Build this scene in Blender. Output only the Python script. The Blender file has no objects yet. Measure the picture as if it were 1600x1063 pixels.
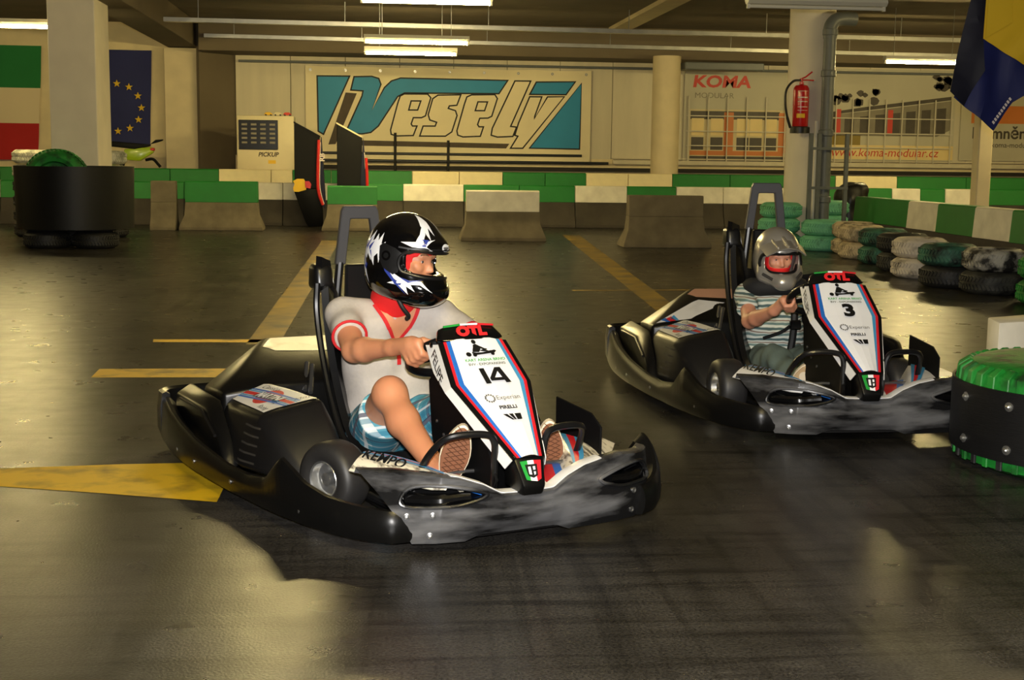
import bpy, bmesh, math, random
import numpy as np
from math import sin, cos, pi, radians, sqrt, atan
from mathutils import Vector, Matrix
from mathutils.bvhtree import BVHTree
from mathutils.geometry import tessellate_polygon

random.seed(7)
SC = bpy.context.scene
COL = SC.collection

# ------------------------------------------------------------------ camera
cam_d = bpy.data.cameras.new('camera')
cam_d.sensor_fit = 'HORIZONTAL'
cam_d.sensor_width = 36.0
cam_d.lens = 36.0 * 2100.0 / 1600.0
cam_d.clip_end = 200
cam = bpy.data.objects.new('camera', cam_d)
COL.objects.link(cam)
YAW, PITCH, ROLL = -math.atan(217 / 2100), math.atan(283.5 / 2100), radians(0.7)
_f = Vector((-sin(YAW) * cos(PITCH), cos(YAW) * cos(PITCH), -sin(PITCH)))
_r = Vector((cos(YAW), sin(YAW), 0))
_u = _r.cross(_f)
_r2 = _r * cos(ROLL) + _u * sin(ROLL)
_u2 = -_r * sin(ROLL) + _u * cos(ROLL)
CAM_R, CAM_U, CAM_F = _r2, _u2, _f
cam.matrix_world = Matrix(((_r2.x, _u2.x, -_f.x, 0), (_r2.y, _u2.y, -_f.y, 0), (_r2.z, _u2.z, -_f.z, 1.32), (0, 0, 0, 1)))
SC.camera = cam

# ------------------------------------------------------------------ world, flash, exposure
w = bpy.data.worlds.new('world')
SC.world = w
w.use_nodes = True
w.node_tree.nodes['Background'].inputs[0].default_value = (0.9, 0.75, 0.45, 1)
w.node_tree.nodes['Background'].inputs[1].default_value = 0.02
FLASH = 1400.0
fl = bpy.data.lights.new('camera_flash', 'SPOT')
fl.energy = FLASH
fl.color = (1.0, 0.97, 0.93)
fl.shadow_soft_size = 0.04
fl.spot_size = radians(85)
fl.spot_blend = 0.6
flo = bpy.data.objects.new('camera_flash', fl)
COL.objects.link(flo)
flo.matrix_world = cam.matrix_world.copy()
flo.location = Vector((0, 0, 1.32)) + CAM_U * 0.16 - CAM_F * 0.05
TUBE = 370.0          # radiance of the fluorescent tubes
TUBE_COL = (1.0, 0.79, 0.33)
SC.view_settings.view_transform = 'Standard'
SC.view_settings.look = 'None'
SC.view_settings.gamma = 1
SC.view_settings.use_curve_mapping = False
SC.view_settings.exposure = 0.0

# ------------------------------------------------------------------ helpers: materials
def lin(c):
    return tuple(((x / 255) / 12.92) if x / 255 <= 0.04045 else ((x / 255 + 0.055) / 1.055) ** 2.4 for x in c)
MATS = {}
def nd(nt, t, loc=None, **kw):
    n = nt.nodes.new(t)
    for k, v in kw.items():
        setattr(n, k, v)
    return n
def mat(name, col, rough=0.5, metal=0.0, var=0.0, scale=6.0, col2=None, bump=0.0, bscale=40.0, stretch=(1, 1, 1), coat=0.0, spec=0.5, thr=None, detail=4, sss=0.0):
    """principled material; var mixes col with col2 (or a darker col) by object-space noise"""
    if name in MATS:
        return MATS[name]
    m = bpy.data.materials.new(name)
    m.use_nodes = True
    nt = m.node_tree
    b = nt.nodes['Principled BSDF']
    c = lin(col)
    b.inputs['Base Color'].default_value = (*c, 1)
    b.inputs['Roughness'].default_value = rough
    b.inputs['Metallic'].default_value = metal
    b.inputs['Specular IOR Level'].default_value = spec
    b.inputs['Coat Weight'].default_value = coat
    b.inputs['Coat Roughness'].default_value = 0.08
    if sss:
        b.inputs['Subsurface Weight'].default_value = sss
        b.inputs['Subsurface Radius'].default_value = (0.012, 0.004, 0.002)
    if var > 0 or bump > 0:
        tc = nd(nt, 'ShaderNodeTexCoord')
        mp = nd(nt, 'ShaderNodeMapping')
        mp.inputs['Scale'].default_value = stretch
        nt.links.new(tc.outputs['Object'], mp.inputs[0])
    if var > 0:
        nz = nd(nt, 'ShaderNodeTexNoise')
        nz.inputs['Scale'].default_value = scale
        nz.inputs['Detail'].default_value = detail
        nt.links.new(mp.outputs[0], nz.inputs[0])
        rp = nd(nt, 'ShaderNodeValToRGB')
        lo, hi = thr if thr else (0.3, 0.7)
        rp.color_ramp.elements[0].position = lo
        rp.color_ramp.elements[1].position = hi
        c2 = lin(col2) if col2 else tuple(x * 0.45 for x in c)
        rp.color_ramp.elements[0].color = (*[a * (1 - var) + d * var for a, d in zip(c, c2)], 1)
        rp.color_ramp.elements[1].color = (*c, 1)
        nt.links.new(nz.outputs[0], rp.inputs[0])
        nt.links.new(rp.outputs[0], b.inputs['Base Color'])
    if bump > 0:
        n2 = nd(nt, 'ShaderNodeTexNoise')
        n2.inputs['Scale'].default_value = bscale
        n2.inputs['Detail'].default_value = 5
        nt.links.new(mp.outputs[0], n2.inputs[0])
        bp = nd(nt, 'ShaderNodeBump')
        bp.inputs['Strength'].default_value = bump
        bp.inputs['Distance'].default_value = 0.01
        nt.links.new(n2.outputs[0], bp.inputs['Height'])
        nt.links.new(bp.outputs[0], b.inputs['Normal'])
    MATS[name] = m
    return m
def emit(name, col, s):
    m = bpy.data.materials.new(name)
    m.use_nodes = True
    nt = m.node_tree
    nt.nodes.clear()
    e = nd(nt, 'ShaderNodeEmission')
    e.inputs[0].default_value = (*col, 1)
    e.inputs[1].default_value = s
    o = nd(nt, 'ShaderNodeOutputMaterial')
    nt.links.new(e.outputs[0], o.inputs[0])
    MATS[name] = m
    return m

# ------------------------------------------------------------------ helpers: geometry
V = Vector
def add(*gs):
    vs, fs = [], []
    for g in gs:
        o = len(vs)
        vs += [tuple(v) for v in g[0]]
        fs += [tuple(i + o for i in f) for f in g[1]]
    return vs, fs
def xf(g, M):
    return [tuple(M @ V(v)) for v in g[0]], g[1]
def mv(g, d):
    return [(v[0] + d[0], v[1] + d[1], v[2] + d[2]) for v in g[0]], g[1]
def flipy(g):
    return [(v[0], -v[1], v[2]) for v in g[0]], [tuple(reversed(f)) for f in g[1]]
def bm_out(bm):
    bmesh.ops.recalc_face_normals(bm, faces=bm.faces)
    bm.verts.index_update()
    r = [tuple(v.co) for v in bm.verts], [tuple(v.index for v in f.verts) for f in bm.faces]
    bm.free()
    return r
def bev(g, r, seg=2, ang=25):
    bm = bmesh.new()
    vs = [bm.verts.new(v) for v in g[0]]
    for f in g[1]:
        try:
            bm.faces.new([vs[i] for i in f])
        except ValueError:
            pass
    bmesh.ops.recalc_face_normals(bm, faces=bm.faces)
    ed = [e for e in bm.edges if len(e.link_faces) == 2 and e.calc_face_angle(0) > radians(ang)]
    if r > 0 and ed:
        bmesh.ops.bevel(bm, geom=ed, offset=r, segments=seg, profile=0.5, affect='EDGES', clamp_overlap=True)
    return bm_out(bm)
def box(c, s, r=0.0, seg=1):
    x, y, z = s[0] / 2, s[1] / 2, s[2] / 2
    v = [(c[0] + a * x, c[1] + b * y, c[2] + d * z) for a in (-1, 1) for b in (-1, 1) for d in (-1, 1)]
    f = [(0, 1, 3, 2), (4, 6, 7, 5), (0, 4, 5, 1), (2, 3, 7, 6), (0, 2, 6, 4), (1, 5, 7, 3)]
    return bev((v, f), r, seg) if r > 0 else (v, f)
def box2(x0, x1, y0, y1, z0, z1, r=0.0, seg=1):
    return box(((x0 + x1) / 2, (y0 + y1) / 2, (z0 + z1) / 2), (abs(x1 - x0), abs(y1 - y0), abs(z1 - z0)), r, seg)
def hull(pts, r=0.0, seg=3):
    bm = bmesh.new()
    for p in pts:
        bm.verts.new(p)
    q = bmesh.ops.convex_hull(bm, input=bm.verts)
    bmesh.ops.delete(bm, geom=[e for e in q['geom_unused'] if isinstance(e, bmesh.types.BMVert)], context='VERTS')
    bmesh.ops.dissolve_limit(bm, angle_limit=radians(4), verts=bm.verts, edges=bm.edges)
    g = bm_out(bm)
    return bev(g, r, seg) if r else g
def prism(poly, origin, ux, uy, th):
    """polygon in the plane (origin, ux, uy), thickened by th along ux x uy"""
    o, ux, uy = V(origin), V(ux), V(uy)
    n = ux.cross(uy).normalized() * th
    n_ = len(poly)
    a = [o + ux * p[0] + uy * p[1] for p in poly]
    vs = [tuple(p) for p in a] + [tuple(p + n) for p in a]
    tri = tessellate_polygon([[V((p[0], p[1], 0)) for p in poly]])
    fs = [tuple(t) for t in tri] + [tuple(i + n_ for i in reversed(t)) for t in tri]
    fs += [(i, (i + 1) % n_, (i + 1) % n_ + n_, i + n_) for i in range(n_)]
    return bev((vs, fs), 0)
def loft(rings, closed=True, cap=True):
    n = len(rings[0])
    vs = [tuple(p) for r in rings for p in r]
    fs = []
    for i in range(len(rings) - 1):
        for j in range(n if closed else n - 1):
            k = (j + 1) % n
            fs.append((i * n + j, i * n + k, (i + 1) * n + k, (i + 1) * n + j))
    if cap and closed:
        fs.append(tuple(range(n - 1, -1, -1)))
        fs.append(tuple((len(rings) - 1) * n + j for j in range(n)))
    return vs, fs
def smooth_path(pts, sub=6, closed=False):
    P = [V(p) for p in pts]
    n = len(P)
    out = []
    for i in range(n if closed else n - 1):
        p0 = P[(i - 1) % n] if closed or i > 0 else P[0] * 2 - P[1]
        p1, p2 = P[i], P[(i + 1) % n]
        p3 = P[(i + 2) % n] if closed or i + 2 < n else P[-1] * 2 - P[-2]
        for k in range(sub):
            t = k / sub
            out.append(0.5 * ((2 * p1) + (p2 - p0) * t + (2 * p0 - 5 * p1 + 4 * p2 - p3) * t * t + (3 * p1 - p0 - 3 * p2 + p3) * t ** 3))
    if not closed:
        out.append(P[-1])
    return out
def tube(path, r, n=10, closed=False, cap=True):
    P = [V(p) for p in path]
    m = len(P)
    rs = r if isinstance(r, (list, tuple)) else [r] * m
    T = []
    for i in range(m):
        a = P[(i - 1) % m] if closed or i > 0 else P[i]
        b = P[(i + 1) % m] if closed or i < m - 1 else P[i]
        T.append((b - a).normalized())
    up = V((0, 0, 1)) if abs(T[0].z) < 0.9 else V((1, 0, 0))
    N = (up - T[0] * up.dot(T[0])).normalized()
    rings = []
    for i in range(m):
        N = (N - T[i] * N.dot(T[i])).normalized()
        B = T[i].cross(N)
        rings.append([P[i] + (N * cos(2 * pi * j / n) + B * sin(2 * pi * j / n)) * rs[i] for j in range(n)])
    if closed:
        rings.append(rings[0])
        # re-align is not needed for planar loops
        return loft(rings, True, False)
    return loft(rings, True, cap)
def cyl(a, b, r, n=20, r2=None):
    return tube([a, b], [r, r if r2 is None else r2], n)
def lathe(prof, n=32, M=None, closed=False):
    """prof: list of (radius, height) about local z"""
    rings = [[V((p[0] * cos(2 * pi * j / n), p[0] * sin(2 * pi * j / n), p[1])) for j in range(n)] for p in prof]
    if closed:
        rings.append(rings[0])
    g = loft(rings, True, not closed)
    return xf(g, M) if M else g
def grid(fn, nu, nv):
    vs = [tuple(fn(i / nu, j / nv)) for i in range(nu + 1) for j in range(nv + 1)]
    fs = [(i * (nv + 1) + j, (i + 1) * (nv + 1) + j, (i + 1) * (nv + 1) + j + 1, i * (nv + 1) + j + 1) for i in range(nu) for j in range(nv)]
    return vs, fs
def thick(g, t, r=0):
    """give an open surface thickness t (along its normals, both sides)"""
    bm = bmesh.new()
    vs = [bm.verts.new(v) for v in g[0]]
    for f in g[1]:
        try:
            bm.faces.new([vs[i] for i in f])
        except ValueError:
            pass
    bmesh.ops.recalc_face_normals(bm, faces=bm.faces)
    bmesh.ops.solidify(bm, geom=bm.faces[:], thickness=t)
    return bm_out(bm)
def sphere(c, r, nu=16, nv=10):
    rx, ry, rz = r if isinstance(r, (tuple, list)) else (r, r, r)
    rings = []
    for i in range(nv + 1):
        a = pi * i / nv
        s = max(sin(a), 1e-3)
        rings.append([V((c[0] + rx * s * cos(2 * pi * j / nu), c[1] + ry * s * sin(2 * pi * j / nu), c[2] - rz * cos(a))) for j in range(nu)])
    return loft(rings)
def frame(o, x, z):
    """matrix with local x along x, local z along z (orthonormalised), at o"""
    x = V(x).normalized()
    z = V(z)
    z = (z - x * z.dot(x)).normalized()
    y = z.cross(x)
    return Matrix(((x.x, y.x, z.x, o[0]), (x.y, y.y, z.y, o[1]), (x.z, y.z, z.z, o[2]), (0, 0, 0, 1)))

# ------------------------------------------------------------------ helpers: objects
def ob(name, g, m, parent=None, sharp=32, smooth=True):
    if isinstance(g, bpy.types.Mesh):
        me = g
    else:
        me = bpy.data.meshes.new(name)
        me.from_pydata([tuple(v) for v in g[0]], [], g[1])
        me.update()
        if smooth:
            me.shade_smooth()
            me.set_sharp_from_angle(angle=radians(sharp))
    if m is not None and not me.materials:
        me.materials.append(MATS[m] if isinstance(m, str) else m)
    o = bpy.data.objects.new(name, me)
    COL.objects.link(o)
    if parent:
        o.parent = parent
    return o
def fixn(g):
    return bev(g, 0)
def tag(o, label=None, cat=None, group=None, kind=None):
    if label: o['label'] = label
    if cat: o['category'] = cat
    if group: o['group'] = group
    if kind: o['kind'] = kind
    return o
def empty(name, loc=(0, 0, 0), rz=0, label=None, cat=None, group=None, scale=1, kind=None):
    o = bpy.data.objects.new(name, None)
    COL.objects.link(o)
    o.location = loc
    o.rotation_euler = (0, 0, rz)
    o.scale = (scale,) * 3
    o.empty_display_size = 0.1
    return tag(o, label, cat, group, kind)
def struct(name, g, m, parent=None, **k):
    o = ob(name, g, m, parent, **k)
    if not parent:
        o['kind'] = 'structure'
    return o
def text_geo(s, size, shear=0.0, offset=0.0, align='CENTER', spacing=1.0, res=3, xs=1.0):
    cu = bpy.data.curves.new('t', 'FONT')
    cu.body = s
    cu.size = size
    cu.shear = shear
    cu.offset = offset
    cu.align_x = align
    cu.align_y = 'CENTER'
    cu.space_character = spacing
    cu.resolution_u = res
    cu.fill_mode = 'FRONT'
    t = bpy.data.objects.new('t', cu)
    me = bpy.data.meshes.new_from_object(t)
    g = [(v.co.x * xs, v.co.y, v.co.z) for v in me.vertices], [tuple(p.vertices) for p in me.polygons]
    bpy.data.objects.remove(t)
    bpy.data.curves.remove(cu)
    bpy.data.meshes.remove(me)
    return g
def text(name, s, size, m, parent, M, **k):
    return ob(name, xf(text_geo(s, size, **k), M), m, parent, smooth=False)
def plane_m(o, ux, n):
    """matrix: local x = ux, local z = n (text reads along ux, faces n)"""
    return frame(o, ux, n)
def flat(poly, z=0.0):
    tri = tessellate_polygon([[V((p[0], p[1], 0)) for p in poly]])
    g = [(p[0], p[1], z) for p in poly], [tuple(t) for t in tri]
    fs = []
    for t in g[1]:
        a, b, c = (V(g[0][i]) for i in t)
        fs.append(t if (b - a).cross(c - a).z > 0 else tuple(reversed(t)))
    return g[0], fs
def stamp(polys, M, bvh, off=0.0012, step=0.012):
    """project flat shapes (in the xy plane of M, looking down -z of M) on to a surface"""
    bm = bmesh.new()
    for poly in polys:
        g = flat(poly)
        vs = [bm.verts.new(v) for v in g[0]]
        for f in g[1]:
            try:
                bm.faces.new([vs[i] for i in f])
            except ValueError:
                pass
    for _ in range(4):
        ed = [e for e in bm.edges if e.calc_length() > step]
        if not ed:
            break
        bmesh.ops.subdivide_edges(bm, edges=ed, cuts=1)
    bmesh.ops.triangulate(bm, faces=bm.faces[:])
    d = -(M.to_3x3() @ V((0, 0, 1))).normalized()
    for v in bm.verts:
        p = M @ v.co
        h = bvh.ray_cast(p, d)
        if h[0] is None:
            h = bvh.find_nearest(p)
        nrm = h[1]
        if nrm.dot(d) > 0:
            nrm = -nrm
        v.co = h[0] + nrm * off
    bm.verts.index_update()
    r = [tuple(v.co) for v in bm.verts], [tuple(v.index for v in f.verts) for f in bm.faces]
    bm.free()
    return r
def stamp_geo(g, M, bvh, off=0.003):
    """project ready-made flat geometry (lettering) along -z of M on to a surface"""
    d = -(M.to_3x3() @ V((0, 0, 1))).normalized()
    out = []
    for v in g[0]:
        p = M @ V(v)
        h = bvh.ray_cast(p, d)
        if h[0] is None:
            h = bvh.find_nearest(p)
        n = h[1] if h[1].dot(d) < 0 else -h[1]
        out.append(tuple(h[0] + n * off))
    return out, g[1]
def bvh_of(g):
    return BVHTree.FromPolygons([V(v) for v in g[0]], g[1])

# ------------------------------------------------------------------ helpers: blended bodies (distance field, meshed)
class Field:
    def __init__(s, lo, hi, h):
        s.lo = np.array(lo, float)
        s.h = h
        s.n = np.ceil((np.array(hi) - s.lo) / h).astype(int) + 1
        s.ax = [s.lo[i] + h * np.arange(s.n[i]) for i in range(3)]
        s.d = np.full(s.n, 0.5, np.float32)
    def _sub(s, lo, hi):
        a = np.clip(np.floor((np.array(lo) - s.lo) / s.h).astype(int), 0, s.n - 1)
        b = np.clip(np.ceil((np.array(hi) - s.lo) / s.h).astype(int) + 1, 1, s.n)
        sl = tuple(slice(int(x), int(y)) for x, y in zip(a, b))
        X, Y, Z = np.meshgrid(*[s.ax[i][sl[i]] for i in range(3)], indexing='ij', sparse=True)
        return sl, X, Y, Z
    def blend(s, sl, d, k):
        o = s.d[sl]
        if k > 0:
            q = np.maximum(k - np.abs(o - d), 0) / k
            s.d[sl] = np.minimum(o, d) - q * q * k * 0.25
        else:
            s.d[sl] = np.minimum(o, d)
    def cap(s, a, b, ra, rb=None, k=0.03):
        rb = ra if rb is None else rb
        a, b = np.array(a, float), np.array(b, float)
        m = max(ra, rb) + k + 4 * s.h
        sl, X, Y, Z = s._sub(np.minimum(a, b) - m, np.maximum(a, b) + m)
        ab = b - a
        L = ab @ ab + 1e-12
        t = np.clip(((X - a[0]) * ab[0] + (Y - a[1]) * ab[1] + (Z - a[2]) * ab[2]) / L, 0, 1)
        d = np.sqrt((X - a[0] - t * ab[0]) ** 2 + (Y - a[1] - t * ab[1]) ** 2 + (Z - a[2] - t * ab[2]) ** 2) - (ra + (rb - ra) * t)
        s.blend(sl, d, k)
        return s
    def ell(s, M, r, k=0.02, sub=False):
        """ellipsoid with radii r in frame M"""
        c = np.array(M.translation)
        m = max(r) + k + 4 * s.h
        sl, X, Y, Z = s._sub(c - m, c + m)
        R = np.array(M.to_3x3())
        dx, dy, dz = X - c[0], Y - c[1], Z - c[2]
        q = [(dx * R[0, i] + dy * R[1, i] + dz * R[2, i]) / r[i] for i in range(3)]
        k0 = np.sqrt(q[0] ** 2 + q[1] ** 2 + q[2] ** 2)
        k1 = np.sqrt((q[0] / r[0]) ** 2 + (q[1] / r[1]) ** 2 + (q[2] / r[2]) ** 2) + 1e-9
        d = k0 * (k0 - 1) / k1
        if sub:
            o = s.d[sl]
            e = -d
            if k > 0:
                w_ = np.maximum(k - np.abs(o - e), 0) / k
                s.d[sl] = np.maximum(o, e) + w_ * w_ * k * 0.25
            else:
                s.d[sl] = np.maximum(o, e)
        else:
            s.blend(sl, d, k)
        return s
    def cut(s, p, n, k=0.0):
        """remove everything on the side of the plane that n points to"""
        n = np.array(V(n).normalized())
        X, Y, Z = np.meshgrid(*s.ax, indexing='ij', sparse=True)
        d = ((X - p[0]) * n[0] + (Y - p[1]) * n[1] + (Z - p[2]) * n[2]).astype(np.float32)
        s.d = np.maximum(s.d, d)
        return s
    def cutbox(s, M, half, r=0.01):
        R = np.array(M.to_3x3())
        c = np.array(M.translation)
        X, Y, Z = np.meshgrid(*s.ax, indexing='ij', sparse=True)
        dx, dy, dz = X - c[0], Y - c[1], Z - c[2]
        q = [np.abs(dx * R[0, i] + dy * R[1, i] + dz * R[2, i]) - half[i] + r for i in range(3)]
        d = np.sqrt(sum(np.maximum(a, 0) ** 2 for a in q)) + np.minimum(np.maximum(q[0], np.maximum(q[1], q[2])), 0) - r
        s.d = np.maximum(s.d, -d.astype(np.float32))
        return s
    def wrinkle(s, amp, f, seed=0, dirs=5):
        rng = np.random.RandomState(seed)
        X, Y, Z = np.meshgrid(*s.ax, indexing='ij', sparse=True)
        for i in range(dirs):
            k = rng.normal(size=3)
            k = k / np.linalg.norm(k) * f * (0.6 + rng.rand())
            s.d = s.d + (amp / dirs * np.sin(k[0] * X + k[1] * Y + k[2] * Z + rng.rand() * 6 + 1.5 * np.sin(0.5 * f * Y + i))).astype(np.float32)
        return s
    def mesh(s):
        d = s.d
        d[0, :, :] = d[-1, :, :] = 0.5
        d[:, 0, :] = d[:, -1, :] = 0.5
        d[:, :, 0] = d[:, :, -1] = 0.5
        ins = d < 0
        nx, ny, nz = [int(v) - 1 for v in s.n]
        cnt = np.zeros((nx, ny, nz), np.int16)
        cs = [(i, j, k) for i in (0, 1) for j in (0, 1) for k in (0, 1)]
        for i, j, k in cs:
            cnt += ins[i:nx + i, j:ny + j, k:nz + k]
        act = np.argwhere((cnt > 0) & (cnt < 8))
        idx = -np.ones((nx, ny, nz), np.int32)
        idx[tuple(act.T)] = np.arange(len(act))
        acc = np.zeros((len(act), 3))
        num = np.zeros(len(act))
        for a in cs:
            for ax in range(3):
                if a[ax] == 1:
                    continue
                b = list(a)
                b[ax] = 1
                da = d[tuple((act + a).T)]
                db = d[tuple((act + b).T)]
                x = (da < 0) != (db < 0)
                t = np.where(x, da / np.where(x, da - db, 1), 0)
                p = np.tile(np.array(a, float), (len(act), 1))
                p[:, ax] += t
                acc[x] += p[x]
                num[x] += 1
        P = s.lo + (act + acc / np.maximum(num, 1)[:, None]) * s.h
        F = []
        for ax in range(3):
            u, v_ = (ax + 1) % 3, (ax + 2) % 3
            sl0 = [slice(None)] * 3
            sl1 = [slice(None)] * 3
            sl0[ax] = slice(0, -1)
            sl1[ax] = slice(1, None)
            A, B = ins[tuple(sl0)], ins[tuple(sl1)]
            e = np.argwhere(A != B)
            ok = (e[:, u] > 0) & (e[:, v_] > 0) & (e[:, u] < s.n[u] - 1) & (e[:, v_] < s.n[v_] - 1)
            e = e[ok]
            if not len(e):
                continue
            q = []
            for du, dv in ((-1, -1), (0, -1), (0, 0), (-1, 0)):
                c = e.copy()
                c[:, u] += du
                c[:, v_] += dv
                q.append(idx[tuple(c.T)])
            q = np.stack(q, 1)
            fl_ = ~A[tuple(e.T)]
            q[fl_] = q[fl_][:, ::-1]
            F.append(q)
        F = np.concatenate(F)
        # two smoothing passes
        nb = np.zeros_like(P)
        nn = np.zeros(len(P))
        for _ in range(2):
            nb[:] = 0
            nn[:] = 0
            for i in range(4):
                np.add.at(nb, F[:, i], P[F[:, (i + 1) % 4]])
                np.add.at(nn, F[:, i], 1)
            P = P * 0.5 + 0.5 * nb / np.maximum(nn, 1)[:, None]
        return [tuple(p) for p in P.tolist()], [tuple(f) for f in F.tolist()]
# ------------------------------------------------------------------ materials
def floor_material():
    m = bpy.data.materials.new('asphalt_floor')
    m.use_nodes = True
    nt = m.node_tree
    b = nt.nodes['Principled BSDF']
    tc = nd(nt, 'ShaderNodeTexCoord')
    def noise(scale, stretch=(1, 1, 1), rot=0, detail=5, dist=0.0):
        mp = nd(nt, 'ShaderNodeMapping')
        mp.inputs['Scale'].default_value = stretch
        mp.inputs['Rotation'].default_value = (0, 0, rot)
        nt.links.new(tc.outputs['Object'], mp.inputs[0])
        n = nd(nt, 'ShaderNodeTexNoise')
        n.inputs['Scale'].default_value = scale
        n.inputs['Detail'].default_value = detail
        n.inputs['Distortion'].default_value = dist
        nt.links.new(mp.outputs[0], n.inputs[0])
        return n.outputs[0]
    def ramp(src, p0, p1, c0, c1):
        r = nd(nt, 'ShaderNodeValToRGB')
        r.color_ramp.elements[0].position = p0
        r.color_ramp.elements[1].position = p1
        r.color_ramp.elements[0].color = (*c0, 1)
        r.color_ramp.elements[1].color = (*c1, 1)
        nt.links.new(src, r.inputs[0])
        return r.outputs[0]
    def mix(a, bb, fac, mode='MULTIPLY'):
        x = nd(nt, 'ShaderNodeMix', data_type='RGBA', blend_type=mode)
        x.inputs[0].default_value = fac
        nt.links.new(a, x.inputs[6])
        nt.links.new(bb, x.inputs[7])
        return x.outputs[2]
    base = ramp(noise(1.4, detail=8), 0.32, 0.7, (0.020, 0.0185, 0.0165), (0.054, 0.050, 0.045))
    fine = ramp(noise(110, detail=3), 0.3, 0.7, (0.4, 0.4, 0.4), (1.6, 1.6, 1.6))
    col = mix(base, fine, 1.0)
    # rubber laid down along the racing line: long narrow streaks in several directions
    for sc, st, ro, f in ((1.6, (0.9, 9, 1), 0.35, 0.5), (1.3, (0.8, 11, 1), -0.5, 0.5), (1.2, (8, 0.5, 1), 0.25, 0.45), (0.8, (12, 0.7, 1), -0.6, 0.4)):
        s = ramp(noise(sc, st, ro, 2, 0.6), 0.36, 0.47, (0.42, 0.42, 0.43), (1, 1, 1))
        col = mix(col, s, f)
    nt.links.new(col, b.inputs['Base Color'])
    r = ramp(noise(5, (1, 1, 1), 0, 3), 0.15, 0.85, (0.24, 0.24, 0.24), (0.36, 0.36, 0.36))
    nt.links.new(r, b.inputs['Roughness'])
    b.inputs['Specular IOR Level'].default_value = 0.22
    bp = nd(nt, 'ShaderNodeBump')
    bp.inputs['Strength'].default_value = 0.2
    bp.inputs['Distance'].default_value = 0.004
    nt.links.new(noise(120, detail=3), bp.inputs['Height'])
    nt.links.new(bp.outputs[0], b.inputs['Normal'])
    MATS['asphalt_floor'] = m
floor_material()
mat('ceiling_concrete', (126, 114, 96), 0.9, var=0.35, scale=1.5, bump=0.2)
mat('cream_wall', (234, 216, 172), 0.8, var=0.25, scale=2.5, bump=0.1)
mat('cream_paint', (222, 205, 165), 0.6, var=0.2, scale=3)
mat('white_pillar', (236, 226, 206), 0.75, var=0.2, scale=2, bump=0.1)
mat('panel_wall', (216, 206, 178), 0.6, var=0.25, scale=1.2, stretch=(3, 3, 0.4))
mat('dark_gap', (40, 36, 30), 0.8)
mat('soffit', (112, 100, 80), 0.85, var=0.3, scale=1)
mat('galv', (176, 176, 172), 0.35, metal=0.9, var=0.3, scale=6)
mat('grey_pipe', (104, 108, 108), 0.45, var=0.25, scale=5)
mat('yellow_paint', (224, 182, 18), 0.55, var=0.75, scale=5, col2=(70, 58, 20), thr=(0.28, 0.52), bump=0.1, bscale=120)
mat('faded_yellow', (140, 112, 22), 0.5, var=0.8, scale=3, col2=(48, 43, 34), thr=(0.35, 0.65))
mat('concrete', (118, 108, 88), 0.9, var=0.5, scale=3.5, col2=(62, 56, 46), bump=0.3, bscale=18)
mat('concrete_dark', (72, 66, 57), 0.9, var=0.5, scale=2.5, col2=(34, 31, 28), bump=0.3, bscale=18)
mat('green_paint', (22, 122, 42), 0.55, var=0.3, scale=4)
mat('white_paint', (240, 234, 216), 0.6, var=0.35, scale=4, col2=(136, 126, 104))
mat('rubber_belt', (18, 18, 19), 0.5, var=0.4, scale=3, stretch=(0.4, 0.4, 6), col2=(10, 10, 10), spec=0.35, bump=0.15)
mat('tyre_black', (26, 26, 27), 0.6, var=0.4, scale=8, col2=(50, 50, 48), bump=0.2)
mat('black_plastic', (14, 14, 15), 0.42, var=0.3, scale=5, col2=(22, 22, 22))
mat('housing_white', (226, 222, 206), 0.5)
emit('tube_light', TUBE_COL, TUBE)

# ------------------------------------------------------------------ the hall: floor, walls, ceiling
floor = struct('floor', box2(-14, 17, -14, 32, -0.1, 0.0), 'asphalt_floor', smooth=False)
def mark(name, pts, m, z=0.0015):
    o = ob(name, flat(pts, z), m, floor, smooth=False)
    return o
# solid end of a painted arrow beside the near kart
mark('painted_arrow', [(-1.72, 5.70), (-1.10, 5.775), (-0.74, 5.79), (-0.66, 5.62), (-0.60, 5.42), (-0.602, 5.11), (-1.06, 5.27), (-1.66, 5.46)], 'yellow_paint')
mark('painted_line', [(-1.69, 8.42), (-1.675, 8.09), (-0.10, 8.06), (-0.12, 8.41)], 'yellow_paint')
mark('painted_line', [(-1.58, 9.78), (-1.56, 9.64), (-0.66, 9.60), (-0.68, 9.77)], 'yellow_paint')
mark('painted_line', [(-0.90, 9.5), (-0.67, 9.5), (-0.54, 21.5), (-0.82, 21.5)], 'faded_yellow')
mark('painted_line', [(2.50, 11.9), (2.73, 11.9), (3.58, 23.4), (3.28, 23.4)], 'faded_yellow')
mark('painted_line', [(2.36, 9.9), (2.60, 9.9), (2.73, 11.9), (2.50, 11.9)], 'faded_yellow')
mark('painted_line', [(2.0, 13.4), (5.4, 13.6), (5.4, 13.72), (2.0, 13.52)], 'faded_yellow', 0.0012)
struct('ceiling', box2(-14, 17, -14, 32, 4.1, 4.25), 'ceiling_concrete', smooth=False)

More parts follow.
